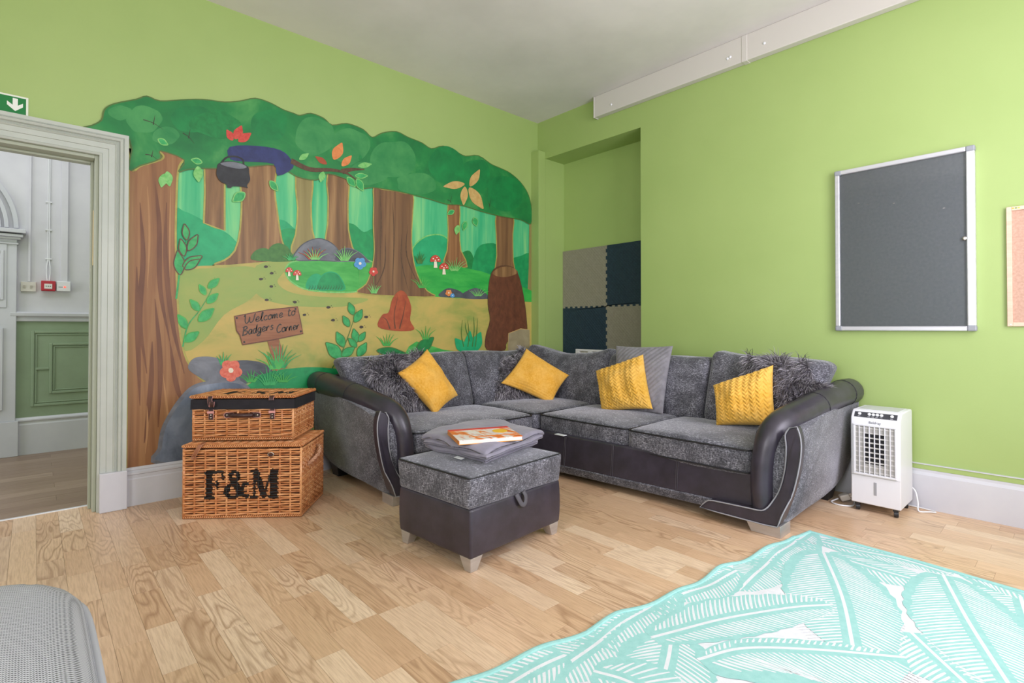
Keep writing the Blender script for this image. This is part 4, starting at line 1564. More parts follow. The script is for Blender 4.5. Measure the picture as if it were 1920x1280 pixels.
# ------------------------------------------------------------------ footstool
A5 = math.radians(5)
ex, ey = Vector((math.cos(A5), math.sin(A5), 0)), Vector((-math.sin(A5), math.cos(A5), 0))
NEAR = Vector((2.25, -2.71, 0))
OC = NEAR - ex * .28 + ey * .34
MO = Matrix(((ex.x, ey.x, 0, OC.x), (ex.y, ey.y, 0, OC.y), (0, 0, 1, 0), (0, 0, 0, 1)))
ott = thing('storage_footstool', OC, 'black leather storage footstool with a grey chenille lid', 'footstool')
m = MB()
m.rbox(.28, .34, .118, .014, lambda x, y, z: (x * (1 + .02 * (1 - (z / .118) ** 2)), y * (1 + .015 * (1 - (z / .118) ** 2)), z), Matrix.Translation((0, 0, .183)), n=6)
m.v = [tuple(MO @ Vector(p)) for p in m.v]
m.build('base', LEATH, ott, smooth=2)
m = MB()


def lidf(x, y, z):
    if z > 0:
        z += .022 * (1 - (x / .28) ** 2) * (1 - (y / .34) ** 2)
    return (x + .008 * math.sin(z * 20) * (1 if x > 0 else -1), y, z + .004 * math.sin(y * 14) * (1 if z < 0 else 0))


m.rbox(.287, .347, .078, .018, lidf, Matrix.Translation((0, 0, .372)), n=10)
m.v = [tuple(MO @ Vector(p)) for p in m.v]
lid = m.build('lid', FAB, ott, smooth=2)
loop = []
for (sx, sy, a0) in ((1, 1, 0), (-1, 1, 90), (-1, -1, 180), (1, -1, 270)):
    for k in range(4):
        a = math.radians(a0 + 30 * k)
        loop.append(MO @ Vector((sx * .266 + .02 * math.cos(a), sy * .326 + .02 * math.sin(a), .445)))
L = []
for i in range(len(loop)):
    a, b = loop[i], loop[(i + 1) % len(loop)]
    for k in range(6 if (b - a).length > .1 else 1):
        L.append(a + (b - a) * k / 6)
m = MB()
m.tube(L, .0048, 6, closed=True)
m.build('piping', PIPED, lid, smooth=2)
for sx in (-1, 1):
    for sy in (-1, 1):
        m = MB()
        cx, cy = sx * .235, sy * .295
        t = [(cx - .04, cy - .04), (cx + .04, cy - .04), (cx + .04, cy + .04), (cx - .04, cy + .04)]
        ox, oy = sx * .012, sy * .012
        b = [(cx + ox - .022, cy + oy - .022), (cx + ox + .022, cy + oy - .022), (cx + ox + .022, cy + oy + .022), (cx + ox - .022, cy + oy + .022)]
        m.hexa([MO @ Vector((p[0], p[1], 0)) for p in b], [MO @ Vector((p[0], p[1], .068)) for p in t])
        m.build('leg', CHROME, ott, bevel=.002)
# fabric pull loop on the side facing the window
m = MB()
pl = catmull([(.288, -.03, .305), (.298, -.022, .28), (.302, -.005, .252), (.303, .012, .245), (.302, .026, .258), (.298, .03, .285), (.288, .024, .308)], 4)
m.tube([MO @ p for p in pl], .013, 8, flat=.35, upv=(1, 0, 0))
m.build('pull_loop', mat('grey webbing', (84, 82, 88), .8), ott, smooth=2)

# ------------------------------------------------------------------ folded blanket and book
BL = mat('grey cotton quilt', (140, 136, 150), .8, c2=(130, 126, 140), scale=14, bump=(22, .3, .008), sheen=.2)
Q0, Q1, Q2 = onz(788, 838, .475), onz(912, 872, .475), onz(1022, 828, .475)
Q3 = Q0 + Q2 - Q1
bc = (Q0 + Q2) / 2
blanket = thing('folded_blanket', (bc.x, bc.y, .468), 'folded grey quilt lying on the footstool', 'blanket')
eu, ev = (Q1 - Q0), (Q2 - Q1)
lu, lv = eu.length, ev.length
eu, ev = eu.normalized(), ev.normalized()
MBk = Matrix(((eu.x, ev.x, 0, bc.x), (eu.y, ev.y, 0, bc.y), (0, 0, 1, 0), (0, 0, 0, 1)))
for k, (su, sv, z, h, sh) in enumerate(((.95, .93, .487, .018, -.012), (.97, .98, .513, .015, .012), (1.0, 1.0, .540, .020, -.004))):
    hx, hy = lu / 2 * su, lv / 2 * sv

    def bf(x, y, zz, hx=hx, hy=hy, k=k, h=h):
        if x < 0 and y > 0:
            t_ = 1 - .36 * (-x / hx) * (y / hy)
            x, y = x * t_, y * t_
        w = .005 * mnoise.noise(Vector((x * 9, y * 9, k * 3.1))) + .004 * math.sin(y * 18 + k * 2 + 2 * math.sin(x * 12))
        d = -.016 * max(0, (abs(x) / hx) ** 6 + (abs(y) / hy) ** 6 - .3) * (1 if k == 2 else .4)
        return (x + .008 * math.sin(y * 15 + k), y + .008 * math.sin(x * 13 + k * 2), zz + w + d * (1 if zz > 0 else .5) + (.008 if k == 2 and x < 0 else 0))
    m = MB()
    m.rbox(hx, hy, h, h * .95, bf, MBk @ Matrix.Translation((sh, 0, z)), n=16, rn=4)
    m.build('fold', BL, blanket, smooth=2)
m = MB()
m.box(-.03, .03, -.016, .016, 0, .002, M=MBk @ Matrix.Translation((.08, -lv / 2 - .012, .479)))
m.build('care_label', TAGM, blanket)

B = [onz(a, b, .572) for a, b in ((847, 811), (958, 801.5), (971, 822), (852, 829))]
bx = ((B[1] - B[0]) + (B[2] - B[3])).normalized()
by = Vector((-bx.y, bx.x, 0))
bcn = sum(B, Vector()) / 4
bl, bw = ((B[1] - B[0]).length + (B[2] - B[3]).length) / 4, .125
MK = Matrix(((bx.x, by.x, 0, bcn.x), (bx.y, by.y, 0, bcn.y), (0, 0, 1, .560), (0, 0, 0, 1))) @ Matrix.Rotation(.03, 4, 'X')
book = thing('picture_book', (bcn.x, bcn.y, .553), 'orange and white paperback book lying on the folded grey quilt', 'book')
PAPER = mat('page edges', (232, 228, 220), .8, c2=(220, 214, 204), scale=(2, 2, 300))
m = MB()
m.box(-bl + .003, bl - .002, -bw + .002, bw - .002, .003, .021, M=MK)
m.build('pages', PAPER, book)
t = NT('printed book cover')
f = t.noise(t.coord((5, 16, 5)), 1.0, 3, .6, .6)
t.l(t.ramp(f, [(.30, (214, 84, 40)), (.42, (232, 132, 62)), (.50, (236, 226, 216)), (.58, (226, 222, 220)), (.64, (222, 120, 60)), (.75, (206, 60, 52))]), t.b.inputs['Base Color'])
t.b.inputs['Roughness'].default_value = .3
COVER = t.m
for nm, z0, z1 in (('back_cover', 0, .003), ('front_cover', .021, .024)):
    m = MB()
    m.box(-bl, bl, -bw, bw, z0, z1, M=MK)
    m.build(nm, COVER if nm[0] == 'f' else mat('orange card', (222, 150, 60), .4), book)
m = MB()
m.box(-bl, -bl + .003, -bw, bw, .003, .021, M=MK)
m.build('spine', mat('book spine', (196, 120, 44), .4), book)
m = MB()
m.box(-bl, bl, bw - .035, bw, .024, .0244, M=MK)
m.build('red_band', mat('red print', (214, 60, 62), .35), book)
m = MB()
m.lathe([(.042, 0), (.042, .0006)], MK @ Vector((bl * .55, .02, .0244)), MK.to_3x3() @ Vector((0, 0, 1)), 24)
m.build('sticker', mat('yellow sticker', (240, 190, 60), .4), book)
m = MB()
m.box(-bl * .6, bl * .9, -bw * .62, -bw * .5, .024, .0244, M=MK)
m.build('orange_band', mat('orange print', (236, 130, 50), .35), book)

# ------------------------------------------------------------------ wicker hampers


def willow():
    t = NT('varnished willow')
    f = t.noise(t.coord((30, 30, 30)), 1.0, 4)
    geo = t.n('ShaderNodeNewGeometry')
    rd = t.ramp(geo.outputs['Random Per Island'], [(0, (150, 84, 46)), (.35, (192, 122, 72)), (.7, (214, 148, 94)), (1, (230, 176, 124))])
    t.l(t.mix(.55, t.ramp(f, [(.28, (160, 94, 54)), (.5, (200, 132, 80)), (.74, (226, 170, 118))]), rd), t.b.inputs['Base Color'])
    t.b.inputs['Roughness'].default_value = .33
    return t.m


WIL = willow()
WILD = mat('wicker inside', (92, 52, 28), .8)
WILB = mat('black painted willow', (22, 20, 20), .55)
PLAI = mat('pale willow rope', (206, 160, 128), .5, c2=(186, 134, 100), scale=60)
BROWN = mat('dark brown leather', (52, 28, 26), .45, c2=(64, 36, 32), scale=20)
TANL = mat('tan leather strap', (150, 96, 66), .5)
PINK = mat('raw leather edge', (206, 146, 140), .6)
STUD = mat('nickel stud', (196, 192, 186), .25, .95)


def near_stroke(p, strokes):
    for pts, hw in strokes:
        for i in range(len(pts) - 1):
            ax, ay = pts[i]
            bx, by = pts[i + 1]
            dx, dy = bx - ax, by - ay
            L = dx * dx + dy * dy
            k = 0 if L == 0 else max(0, min(1, ((p[0] - ax) * dx + (p[1] - ay) * dy) / L))
            if math.hypot(p[0] - ax - k * dx, p[1] - ay - k * dy) < hw:
                return True
    return False


# the painted initials, as broad pen strokes in a 1 x 1 box each
def slab(x0, x1, y0, y1):
    ym = (y0 + y1) / 2
    h = (y1 - y0) / 2
    return ([(x0 + h, ym), (x1 - h, ym)], h)


F_ = [([(.28, .06), (.28, .94)], .115), slab(.05, .55, 0, .09), slab(.05, .92, .90, 1.0), ([(.86, .92), (.90, .72)], .05), slab(.3, .66, .46, .54), ([(.64, .38), (.64, .62)], .045)]
A_ = [([(.95, .52), (.80, .50), (.72, .22), (.5, .05), (.25, .03), (.08, .18), (.12, .38), (.42, .56), (.60, .72), (.56, .92), (.40, .96), (.27, .84), (.32, .64), (.55, .34), (.78, .08), (.96, .06)], .062), ([(.36, .66), (.72, .16)], .115), ([(.12, .2), (.2, .4)], .09)]
M_ = [([(.14, .05), (.14, .95)], .045), ([(.84, .05), (.84, .95)], .125), ([(.20, .95), (.48, .08)], .11), ([(.48, .05), (.76, .95)], .045), slab(0, .30, 0, .08), slab(.62, 1.02, 0, .08), slab(0, .3, .92, 1), slab(.72, 1.02, .92, 1)]


def wicker(m, O, eu, ev, nrm, lu, lv, rows, stakes, amp, r, step=.007, seg=5, letters=None, ph=0):
    """woven panel: upright stakes with rods worked in front of one and behind the next"""
    eu, ev, nrm, O = Vector(eu), Vector(ev), Vector(nrm), Vector(O)
    for i in range(stakes + 1):
        c = O + eu * (lu * i / stakes)
        f0 = len(m.f)
        ns = 60 if letters else 1
        m.tube([c + ev * (lv * q / ns) for q in range(ns + 1)], r * 1.15, 5)
        if letters:
            for q in range(f0, len(m.f)):
                cc = sum((Vector(m.v[i_]) for i_ in m.f[q]), Vector()) / len(m.f[q]) - O
                if letters((cc.dot(eu), cc.dot(ev))):
                    m.mi[q] = 1
    n = max(8, int(lu / step))
    rr = random.Random(int(lu * 1000) + rows)
    for j in range(rows):
        h = lv * (j + .5) / rows
        jit = [rr.uniform(-.3, .3) * lv / rows for _ in range(4)]
        s = 1 if (j + ph) % 2 else -1
        rad = r * rr.uniform(.85, 1.15)
        base = len(m.v)
        pts = []
        for k in range(n + 1):
            t = k / n
            a = math.cos(PI * stakes * t) * s * amp
            hh = h + jit[0] * math.sin(t * 9 + j) * .5 + math.sin(PI * stakes * t) * s * .0012
            pts.append(O + eu * (lu * t) + ev * hh + nrm * a)
        f0 = len(m.f)
        m.tube(pts, rad, seg)
        if letters:
            for q in range(f0, len(m.f)):
                c = sum((Vector(m.v[i]) for i in m.f[q]), Vector()) / len(m.f[q]) - O
                if letters((c.dot(eu), c.dot(ev))):
                    m.mi[q] = 1


def plait(m, a, b, r, turns, rad=.004):
    """edge border: rods wound round a core"""
    a, b = Vector(a), Vector(b)
    d = (b - a)
    t = d.normalized()
    n1 = t.orthogonal().normalized()
    n2 = t.cross(n1)
    for ph in (0, PI):
        pts = []
        N = turns * 6
        for k in range(N + 1):
            an = 2 * PI * turns * k / N + ph
            pts.append(a + d * (k / N) + (n1 * math.cos(an) + n2 * math.sin(an)) * r)
        m.tube(pts, rad, 4)


def hamper(name, R, fd, W, D, z0, z1, rows, stakes, label, letters=None, lid_over=.008, lid_t=.018, open_lid=0.0):
    """R: front right corner on the ground; fd: direction of the front from left to right"""
    fd = Vector((fd[0], fd[1], 0)).normalized()
    dd = Vector((-fd.y, fd.x, 0))                  # to the back
    R = Vector((R[0], R[1], 0))
    FL = R - fd * W
    c = FL + fd * W / 2 + dd * D / 2
    root = thing(name, (c.x, c.y, z0), label, 'hamper', 'wicker hampers stacked by the wall')
    Z = Vector((0, 0, 1))
    m = MB()
    m.hexa([FL + fd * .008 + dd * .008 + Z * (z0 + .004), R - fd * .008 + dd * .008 + Z * (z0 + .004), R - fd * .008 + dd * (D - .008) + Z * (z0 + .004), FL + fd * .008 + dd * (D - .008) + Z * (z0 + .004)],
           [FL + fd * .008 + dd * .008 + Z * (z1 - .01), R - fd * .008 + dd * .008 + Z * (z1 - .01), R - fd * .008 + dd * (D - .008) + Z * (z1 - .01), FL + fd * .008 + dd * (D - .008) + Z * (z1 - .01)])
    body = m.build('lining', WILD, root)
    h = z1 - z0 - .03
    ds = max(4, int(stakes * D / W + .5))
    for nm, O, e, n, L, st, lt, stp in (('front_weave', FL, fd, -dd, W, stakes, letters, .0065), ('side_weave', R, dd, fd, D, ds * 2, None, .0065), ('side_weave', FL + dd * D, -dd, -fd, D, ds, None, .012), ('back_weave', R + dd * D, -fd, dd, W, stakes, None, .014)):
        m = MB()
        wicker(m, O + Z * (z0 + .018) + n * .001, e, Z, n, L, h, rows, st, .0048, .0056, stp, 5, lt)
        stuff(m.build(nm, [WIL, WILB], root, smooth=2, normals=False))
    # corner posts and bottom border
    m = MB()
    for P in (FL, R, R + dd * D, FL + dd * D):
        m.tube([P + Z * (z0 + .004), P + Z * (z1 - .008)], .008, 8)
    stuff(m.build('corner_rods', WIL, root, smooth=2))
    m = MB()
    for a, b in ((FL, R), (R, R + dd * D), (R + dd * D, FL + dd * D), (FL + dd * D, FL)):
        plait(m, a + Z * (z0 + .011), b + Z * (z0 + .011), .0062, int((b - a).length / .022))
    stuff(m.build('foot_border', WIL, root, smooth=2, normals=False))
    return root, FL, R, fd, dd


def lid_of(root, FL, R, fd, dd, D, W, z, over, letters=None, th=.016, rows=None, lift=0.0):
    Z = Vector((0, 0, 1))
    A = FL - fd * over - dd * over
    w, d = W + 2 * over, D + 2 * over
    up = Vector((0, 0, lift))
    m = MB()
    m.hexa([A + Z * z + up, A + fd * w + Z * z + up, A + fd * w + dd * d + Z * z, A + dd * d + Z * z], [A + Z * (z + th * .5) + up, A + fd * w + Z * (z + th * .5) + up, A + fd * w + dd * d + Z * (z + th * .5), A + dd * d + Z * (z + th * .5)])
    lo = m.build('lid', WILD, root)
    m = MB()
    dv = (dd * d - up).normalized()
    wicker(m, A + Z * (z + th * .6) + up, fd, dv, Z, w, d, rows or int(d / .013), int(w / .05), .0035, .0046, .008, 5, letters)
    stuff(m.build('lid_weave', [WIL, WILB], lo, smooth=2, normals=False))
    m = MB()
    C = [A + up, A + fd * w + up, A + fd * w + dd * d, A + dd * d]
    for i in range(4):
        plait(m, C[i] + Z * (z + th * .5), C[(i + 1) % 4] + Z * (z + th * .5), .0068, int((C[i] - C[(i + 1) % 4]).length / .022), .0045)
    stuff(m.build('lid_border', WIL, lo, smooth=2, normals=False))
    return lo


FD = (.629, .777)
BW, BD = .69, .43


def initials(p):
    x, y = p
    y -= .105
    H = .165
    if not (-.01 < y < H + .01):
        return False
    v = y / H
    for x0, wd, st in ((.115, .130, F_), (.232, .150, A_), (.392, .165, M_)):
        u = (x - x0) / wd
        if -.1 < u < 1.1 and near_stroke((u * wd / H, v), [([(a * wd / H, b) for a, b in s], hw) for s, hw in st]):
            return True
    return False


big = hamper('wicker_hamper', (.955, -3.01), FD, BW, BD, 0, .43, 28, 11, 'large wicker hamper with black painted initials on its front', initials)
big_lid = lid_of(*big, BD, BW, .428, .004)
root, FL, R, fd, dd = big
Z = Vector((0, 0, 1))


def strap(root, pts, wd, th, mt, edge, nm='strap'):
    """leather band along pts (points with outward normals)"""
    m = MB()
    side = fd
    P = [p for p, _ in pts]
    vs = []
    for p, n in pts:
        for s in (-1, 1):
            vs += [p + side * (s * wd / 2), p + side * (s * wd / 2) + n * th]
    fs = []
    N = len(pts)
    for i in range(N - 1):
        a, b = i * 4, i * 4 + 4
        fs += [(a, a + 2, b + 2, b), (a + 1, b + 1, b + 3, a + 3), (a, b, b + 1, a + 1), (a + 2, a + 3, b + 3, b + 2)]
    fs += [(0, 1, 3, 2), (4 * N - 4, 4 * N - 2, 4 * N - 1, 4 * N - 3)]
    m.add(vs, fs)
    o = m.build(nm, mt, root, smooth=True)
    for s in (-1, 1):
        m = MB()
        m.tube([p + side * (s * wd / 2) + n * th * .5 for p, n in pts], th * .55, 5)
        m.build('strap_edge', edge, o, smooth=2)
    return o


nf = -dd
base_p = FL + fd * (BW * .155)
sp = [(base_p + nf * .010 + Z * .452 - nf * .03, Z), (base_p + nf * .022 + Z * .448, (Z + nf).normalized()), (base_p + nf * .028 + Z * .425 - fd * .012, nf), (base_p + nf * .024 + Z * .395 - fd * .03, nf), (base_p + nf * .016 + Z * .378 - fd * .042, nf), (base_p + nf * .03 + Z * .365 - fd * .04, nf), (base_p + nf * .034 + Z * .38 - fd * .02, nf)]
strap(root, sp, .022, .003, TANL, PLAI)
m = MB()
c = FL + fd * (BW * .745) + nf * .012 + Z * .385
m.tube([c + fd * (.018 * math.cos(a * .5)) + Z * (.011 * math.sin(a * .5)) for a in range(13)], .0025, 6, closed=True)
bk = m.build('buckle', STUD, root, smooth=2)
m = MB()
m.box(-.012, .012, -.004, .0, -.012, .004, M=Matrix(((fd.x, dd.x, 0, c.x), (fd.y, dd.y, 0, c.y), (0, 0, 1, c.z), (0, 0, 0, 1))))
m.build('buckle_tab', BROWN, root)
# rope handle on the end
nh = fd
hc = R + dd * (BD * .47) + Z * .335
hp = catmull([hc - dd * .085 - Z * .045, hc - dd * .06 + nh * .03 - Z * .02, hc + nh * .045 + Z * .005, hc + dd * .055 + nh * .035 + Z * .035, hc + dd * .085 + Z * .035], 6)
m = MB()
for ph in (0, 2.1, 4.2):
    pts = []
    for i, p in enumerate(hp):
        t = (hp[min(i + 1, len(hp) - 1)] - hp[max(i - 1, 0)]).normalized()
        a = t.orthogonal().normalized()
        b = t.cross(a)
        an = i * .75 + ph
        pts.append(p + (a * math.cos(an) + b * math.sin(an)) * .0065)
    m.tube(pts, .0062, 6)
m.build('rope_handle', PLAI, root, smooth=2)

UW, UD = .60, .385


def lid_letters(p):
    x, y = p
    return .09 < y < .25 and near_stroke((x, y), [([(.16, .10), (.16, .24)], .022), ([(.16, .23), (.25, .23)], .014), ([(.16, .17), (.22, .17)], .014), ([(.30, .12), (.37, .22), (.32, .22), (.40, .11)], .016), ([(.45, .10), (.45, .24), (.50, .12), (.55, .24), (.55, .10)], .016)])


up = hamper('wicker_hamper', (.845, -3.02), FD, UW, UD, .452, .70, 17, 9, 'small wicker hamper with black lining on top of the large one')
up_lid = lid_of(*up, UD, UW, .712, .012, lid_letters, lift=.004)
root, FL, R, fd, dd = up
BCL = mat('black cotton lining', (26, 24, 30), .85, c2=(34, 32, 38), scale=12, bump=(30, .3, .006))
m = MB()
o_ = .012
A = [FL - fd * o_ - dd * o_, R + fd * o_ - dd * o_, R + fd * o_ + dd * (UD + o_), FL - fd * o_ + dd * (UD + o_)]
loopb, loopt = [], []
for i in range(4):
    for k in range(10):
        p = A[i] + (A[(i + 1) % 4] - A[i]) * (k / 10)
        w_ = .003 * math.sin(k * 2.1 + i * 1.7)
        out = (p - (FL + R + dd * UD) / 2)
        loopb.append(p + Z * (.648 + w_) + Vector((out.x, out.y, 0)).normalized() * (.002 + w_ * .4))
        loopt.append(p + Z * .708)
m.hexa(loopb, loopt)
m.build('lining_cuff', BCL, root, smooth=True)
nf = -dd
for k in (.185, .80):
    bp = FL + fd * (UW * k)
    # loose upper strap curled over the lining
    if k < .5:
        pts = [(bp + nf * .0 + Z * .728, Z), (bp + nf * .02 + Z * .728, (Z + nf).normalized()), (bp + nf * .03 + Z * .712, nf), (bp + nf * .026 + Z * .692, nf), (bp + nf * .03 + Z * .674 + fd * .006, nf), (bp + nf * .042 + Z * .668 + fd * .016, -Z), (bp + nf * .05 + Z * .682 + fd * .022, -nf), (bp + nf * .048 + Z * .70 + fd * .022, -nf)]
    else:
        pts = [(bp - nf * .01 + Z * .728, Z), (bp + nf * .018 + Z * .729, (Z + nf).normalized()), (bp + nf * .03 + Z * .72, nf), (bp + nf * .032 + Z * .705, nf)]
    strap(root, pts, .026, .003, BROWN, PINK)
    pts = [(bp + nf * .013 + Z * z, nf) for z in (.648, .63, .61, .585)]
    s = strap(root, pts, .026, .004, BROWN, PINK)
    m = MB()
    m.box(-.02, .02, -.006, 0, -.008, .006, M=Matrix(((fd.x, dd.x, 0, (bp + nf * .018).x), (fd.y, dd.y, 0, (bp + nf * .018).y), (0, 0, 1, .632), (0, 0, 0, 1))))
    m.build('keeper', PINK, s, bevel=.001)
    for z in (.614, .597):
        m = MB()
        m.lathe([(.005, 0), (.004, .003), (.001, .004)], bp + nf * .017 + Z * z, nf, 10)
        m.build('stud', STUD, s, smooth=True)
# carrying handle
c0 = FL + fd * (UW * .50) + nf * .012 + Z * .612
hd = None
m = MB()
m.tube([c0 - fd * .065 + nf * .006, c0 - fd * .05 + nf * .016, c0 + nf * .02, c0 + fd * .05 + nf * .016, c0 + fd * .065 + nf * .006], .014, 10, flat=1.0)
hd = m.build('handle', BROWN, root, smooth=2)
for s in (-1, 1):
    m = MB()
    pts = []
    for k in range(13):
        a = PI / 2 - PI * k / 12
        pts.append(c0 + fd * (s * (.095 + .016 * math.cos(a))) + Z * (.016 * math.sin(a)))
    pts += [c0 + fd * (s * .055) - Z * .016, c0 + fd * (s * .055) + Z * .016]
    m.prism(pts, nf * .005)
    m.build('handle_plate', BROWN, hd)
    m = MB()
    m.tube([p + nf * .005 for p in pts], .0016, 5, closed=True)
    m.build('strap_edge', PINK, hd, smooth=2)
    for du, dz in ((.092, 0), (.066, .008), (.066, -.008)):
        m = MB()
        m.lathe([(.005, 0), (.004, .004), (.001, .005)], c0 + fd * (s * du) + Z * dz + nf * .005, nf, 10)
        m.build('stud', STUD, hd, smooth=True)

# ------------------------------------------------------------------ air cooler
cx0, cx1, cy0, cy1 = 3.175, 3.435, -.372, -.06
cool = thing('air_cooler', ((cx0 + cx1) / 2, (cy0 + cy1) / 2, 0), 'white wheeled air cooler with a grille and black control strip', 'air cooler')
zt, zf, zb = .632, .588, .052
m = MB()
sec = [(cy0, zb), (cy0, .545), (cy0 + .004, zf), (cy0 + .032, zt - .012), (cy0 + .048, zt), (cy1 - .01, zt), (cy1, zt - .012), (cy1, zb)]
m.prism([Vector((cx0, y, z)) for y, z in sec], (cx1 - cx0, 0, 0))
m.build('body', WPLAST, cool, bevel=.006, smooth=True)
m = MB()
m.box(cx0 + .025, cx1 - .025, cy0 + .07, cy1 - .03, zt, zt + .003)
m.build('top_panel', mat('pale grey plastic', (205, 208, 210), .4), cool, bevel=.001)
# control strip on the sloping brow
ps = Vector((0, .028, zt - .012 - zf)).normalized()
nrm = Vector((0, -ps.z, ps.y))
MC = Matrix(((1, ps.x, nrm.x, (cx0 + cx1) / 2), (0, ps.y, nrm.y, cy0 + .0045), (0, ps.z, nrm.z, zf + .002), (0, 0, 0, 1)))
m = MB()
m.box(-.112, .112, .001, .04, -.002, .0012, M=MC)
strip = m.build('control_strip', mat('dark control strip', (58, 60, 66), .4), cool)
for x in (-.085, -.033, -.012, .009, .031, .085):
    m = MB()
    r = .0095
    m.lathe([(r, 0), (r, .005), (r * .7, .007)], MC @ Vector((x, .024, .001)), nrm, 14)
    m.build('knob', WPLAST, strip, smooth=True)
    m = MB()
    m.box(x - .007, x + .007, .0065, .0085, .001, .0016, M=MC)
    m.build('printed_mark', WPLAST, strip)
tv, tf = text_mesh('Beldray', .021)
m = MB()
m.add([Vector(((cx0 + cx1) / 2 + v[0], cy0 - .0012, .562 + v[1])) for v in tv], tf)
m.build('lettering', mat('dark print', (60, 64, 74), .5), cool, normals=False)
# grille: recess and fan hollow are flat sheets coloured as shade; fins, bars
gx0, gx1, gz0, gz1 = cx0 + .028, cx1 - .028, .245, .538
m = MB()
m.box(gx0 - .004, gx1 + .004, cy0 - .001, cy0 - .0004, gz0 - .004, gz1 + .004)
gr = m.build('grille_shade_sheet', mat('grille shade', (176, 174, 170), .6), cool)
m = MB()
m.box(gx0 + .045, gx1 - .045, cy0 - .002, cy0 - .001, gz0 + .06, gz1 - .04)
m.build('fan_shade_sheet', mat('painted cavity shade', (24, 24, 28), .8), gr)  # dark sheet standing in for the shaded hollow behind the fins
for k in range(10):
    z = gz0 + .012 + (gz1 - gz0 - .024) * k / 9
    m = MB()
    m.box(gx0, gx1, cy0 - .006, cy0 - .002, z - .004, z + .004)
    m.build('fin', mat('grey fin', (196, 194, 190), .5), gr)
for k in range(7):
    x = gx0 + (gx1 - gx0) * (k + .8) / 7.6
    m = MB()
    m.box(x - .0026, x + .0026, cy0 - .012, cy0 - .005, gz0, gz1)
    m.build('bar', WPLAST, gr)
m = MB()
for bx in ((gx0 - .012, gx1 + .012, gz0 - .012, gz0), (gx0 - .012, gx1 + .012, gz1, gz1 + .012), (gx0 - .012, gx0, gz0, gz1), (gx1, gx1 + .012, gz0, gz1)):
    m.box(bx[0], bx[1], cy0 - .012, cy0 + .001, bx[2], bx[3])
m.build('grille_frame', WPLAST, gr, bevel=.003)
m = MB()
m.box((cx0 + cx1) / 2 - .008, (cx0 + cx1) / 2 + .008, cy0 - .002, cy0 + .002, .115, .195)
m.build('water_gauge', mat('gauge grey', (158, 160, 164), .3), cool, bevel=.004)
m = MB()
m.box(cx0 + .002, cx1 - .002, cy0 - .0006, cy0, .2255, .227)
m.build('tank_seam', mat('seam grey', (150, 152, 158), .5), cool)
for x in (cx0 + .03, cx1 - .03):
    for y in (cy0 + .03, cy1 - .03):
        m = MB()
        m.lathe([(.012, -.012), (.02, -.011), (.0215, 0), (.02, .011), (.012, .012)], (x, y, .0215), (1, .25, 0), 18)
        m.tube([(x, y, .03), (x, y, .056)], .008, 8)
        m.box(x - .014, x + .014, y - .014, y + .014, .036, .05)
        m.build('castor', BPLAST, cool, smooth=True)
WC = mat('white cable', (226, 228, 230), .45)
m = MB()
m.tube(catmull([(cx1 - .02, cy1 + .004, .14), (cx1 + .012, cy1 + .006, .11), (cx1 + .03, cy1 - .02, .05), (cx1 + .04, cy1 - .06, .006), (cx1 + .08, cy1 - .04, .005), (3.53, -.085, .005), (3.552, -.072, .005), (3.53, -.048, .005), (3.47, -.035, .005), (cx1 - .03, -.032, .006), (3.25, -.032, .006), (3.15, -.035, .006)], 5), .0048, 7)
m.build('power_cord', WC, cool, smooth=2)
# its plug, lying by the sofa
plug = thing('mains_plug', (3.10, -.30, 0), 'white mains plug and cord end lying beside the sofa', 'plug')
m = MB()
m.tube(catmull([(3.12, -.05, .006), (3.13, -.15, .006), (3.165, -.27, .006), (3.16, -.33, .006), (3.10, -.36, .006), (3.05, -.33, .006), (3.055, -.295, .010), (3.075, -.275, .022)], 5), .005, 7)
m.build('cord_end', WC, plug, smooth=2)
m = MB()
PM = Matrix.Translation((3.105, -.255, .035)) @ Matrix.Rotation(.6, 4, 'Z') @ Matrix.Rotation(-.4, 4, 'Y')
m.rbox(.028, .024, .02, .008, lambda x, y, z: (x, y * (1 + .25 * x / .028), z), PM, n=3)
pb = m.build('plug_body', mat('cream plug', (206, 200, 192), .4), plug, smooth=2)
for yy in (-.011, .011, 0):
    m = MB()
    m.box(.028, .046, yy - .003, yy + .003, -.002 + (.008 if yy == 0 else -.004), .003 + (.008 if yy == 0 else -.004), M=PM)
    m.build('pin', STUD, pb)

# ------------------------------------------------------------------ noticeboard and pinboard
nb = thing('noticeboard', (3.37, 0, 1.13), 'glazed grey noticeboard with an aluminium frame on the green wall', 'noticeboard')
x0, x1, z0, z1, D = 2.998, 3.748, 1.132, 2.256, .042
FELT = mat('grey felt', (118, 126, 131), .95, c2=(127, 134, 139), scale=60, bump=(200, .3, .002))
m = MB()
m.box(x0 + .01, x1 - .01, -.018, -.001, z0 + .01, z1 - .01)
m.build('felt_panel', FELT, nb)
ALU = mat('anodised aluminium', (214, 216, 220), .35, .55, c2=(204, 206, 212), scale=(2, 2, 30))
for bx in ((x0, x0 + .03, z0 + .03, z1 - .03), (x1 - .042, x1, z0 + .03, z1 - .03), (x0 + .03, x1 - .042, z0, z0 + .03), (x0 + .03, x1 - .042, z1 - .03, z1)):
    m = MB()
    m.box(bx[0], bx[1], -D, 0, bx[2], bx[3])
    m.build('frame_rail', ALU, nb, bevel=.006)
for cxx, czz in ((x0, z0), (x0, z1 - .032), (x1 - .042, z0), (x1 - .042, z1 - .032)):
    m = MB()
    m.box(cxx - .002, cxx + .044, -D - .002, 0, czz - .001, czz + .033)
    m.build('corner_cap', mat('grey plastic cap', (146, 150, 156), .5), nb, bevel=.008)
m = MB()
m.box(x0 + .028, x1 - .04, -.030, -.026, z0 + .028, z1 - .028)
m.build('glass_door', GLASS, nb)
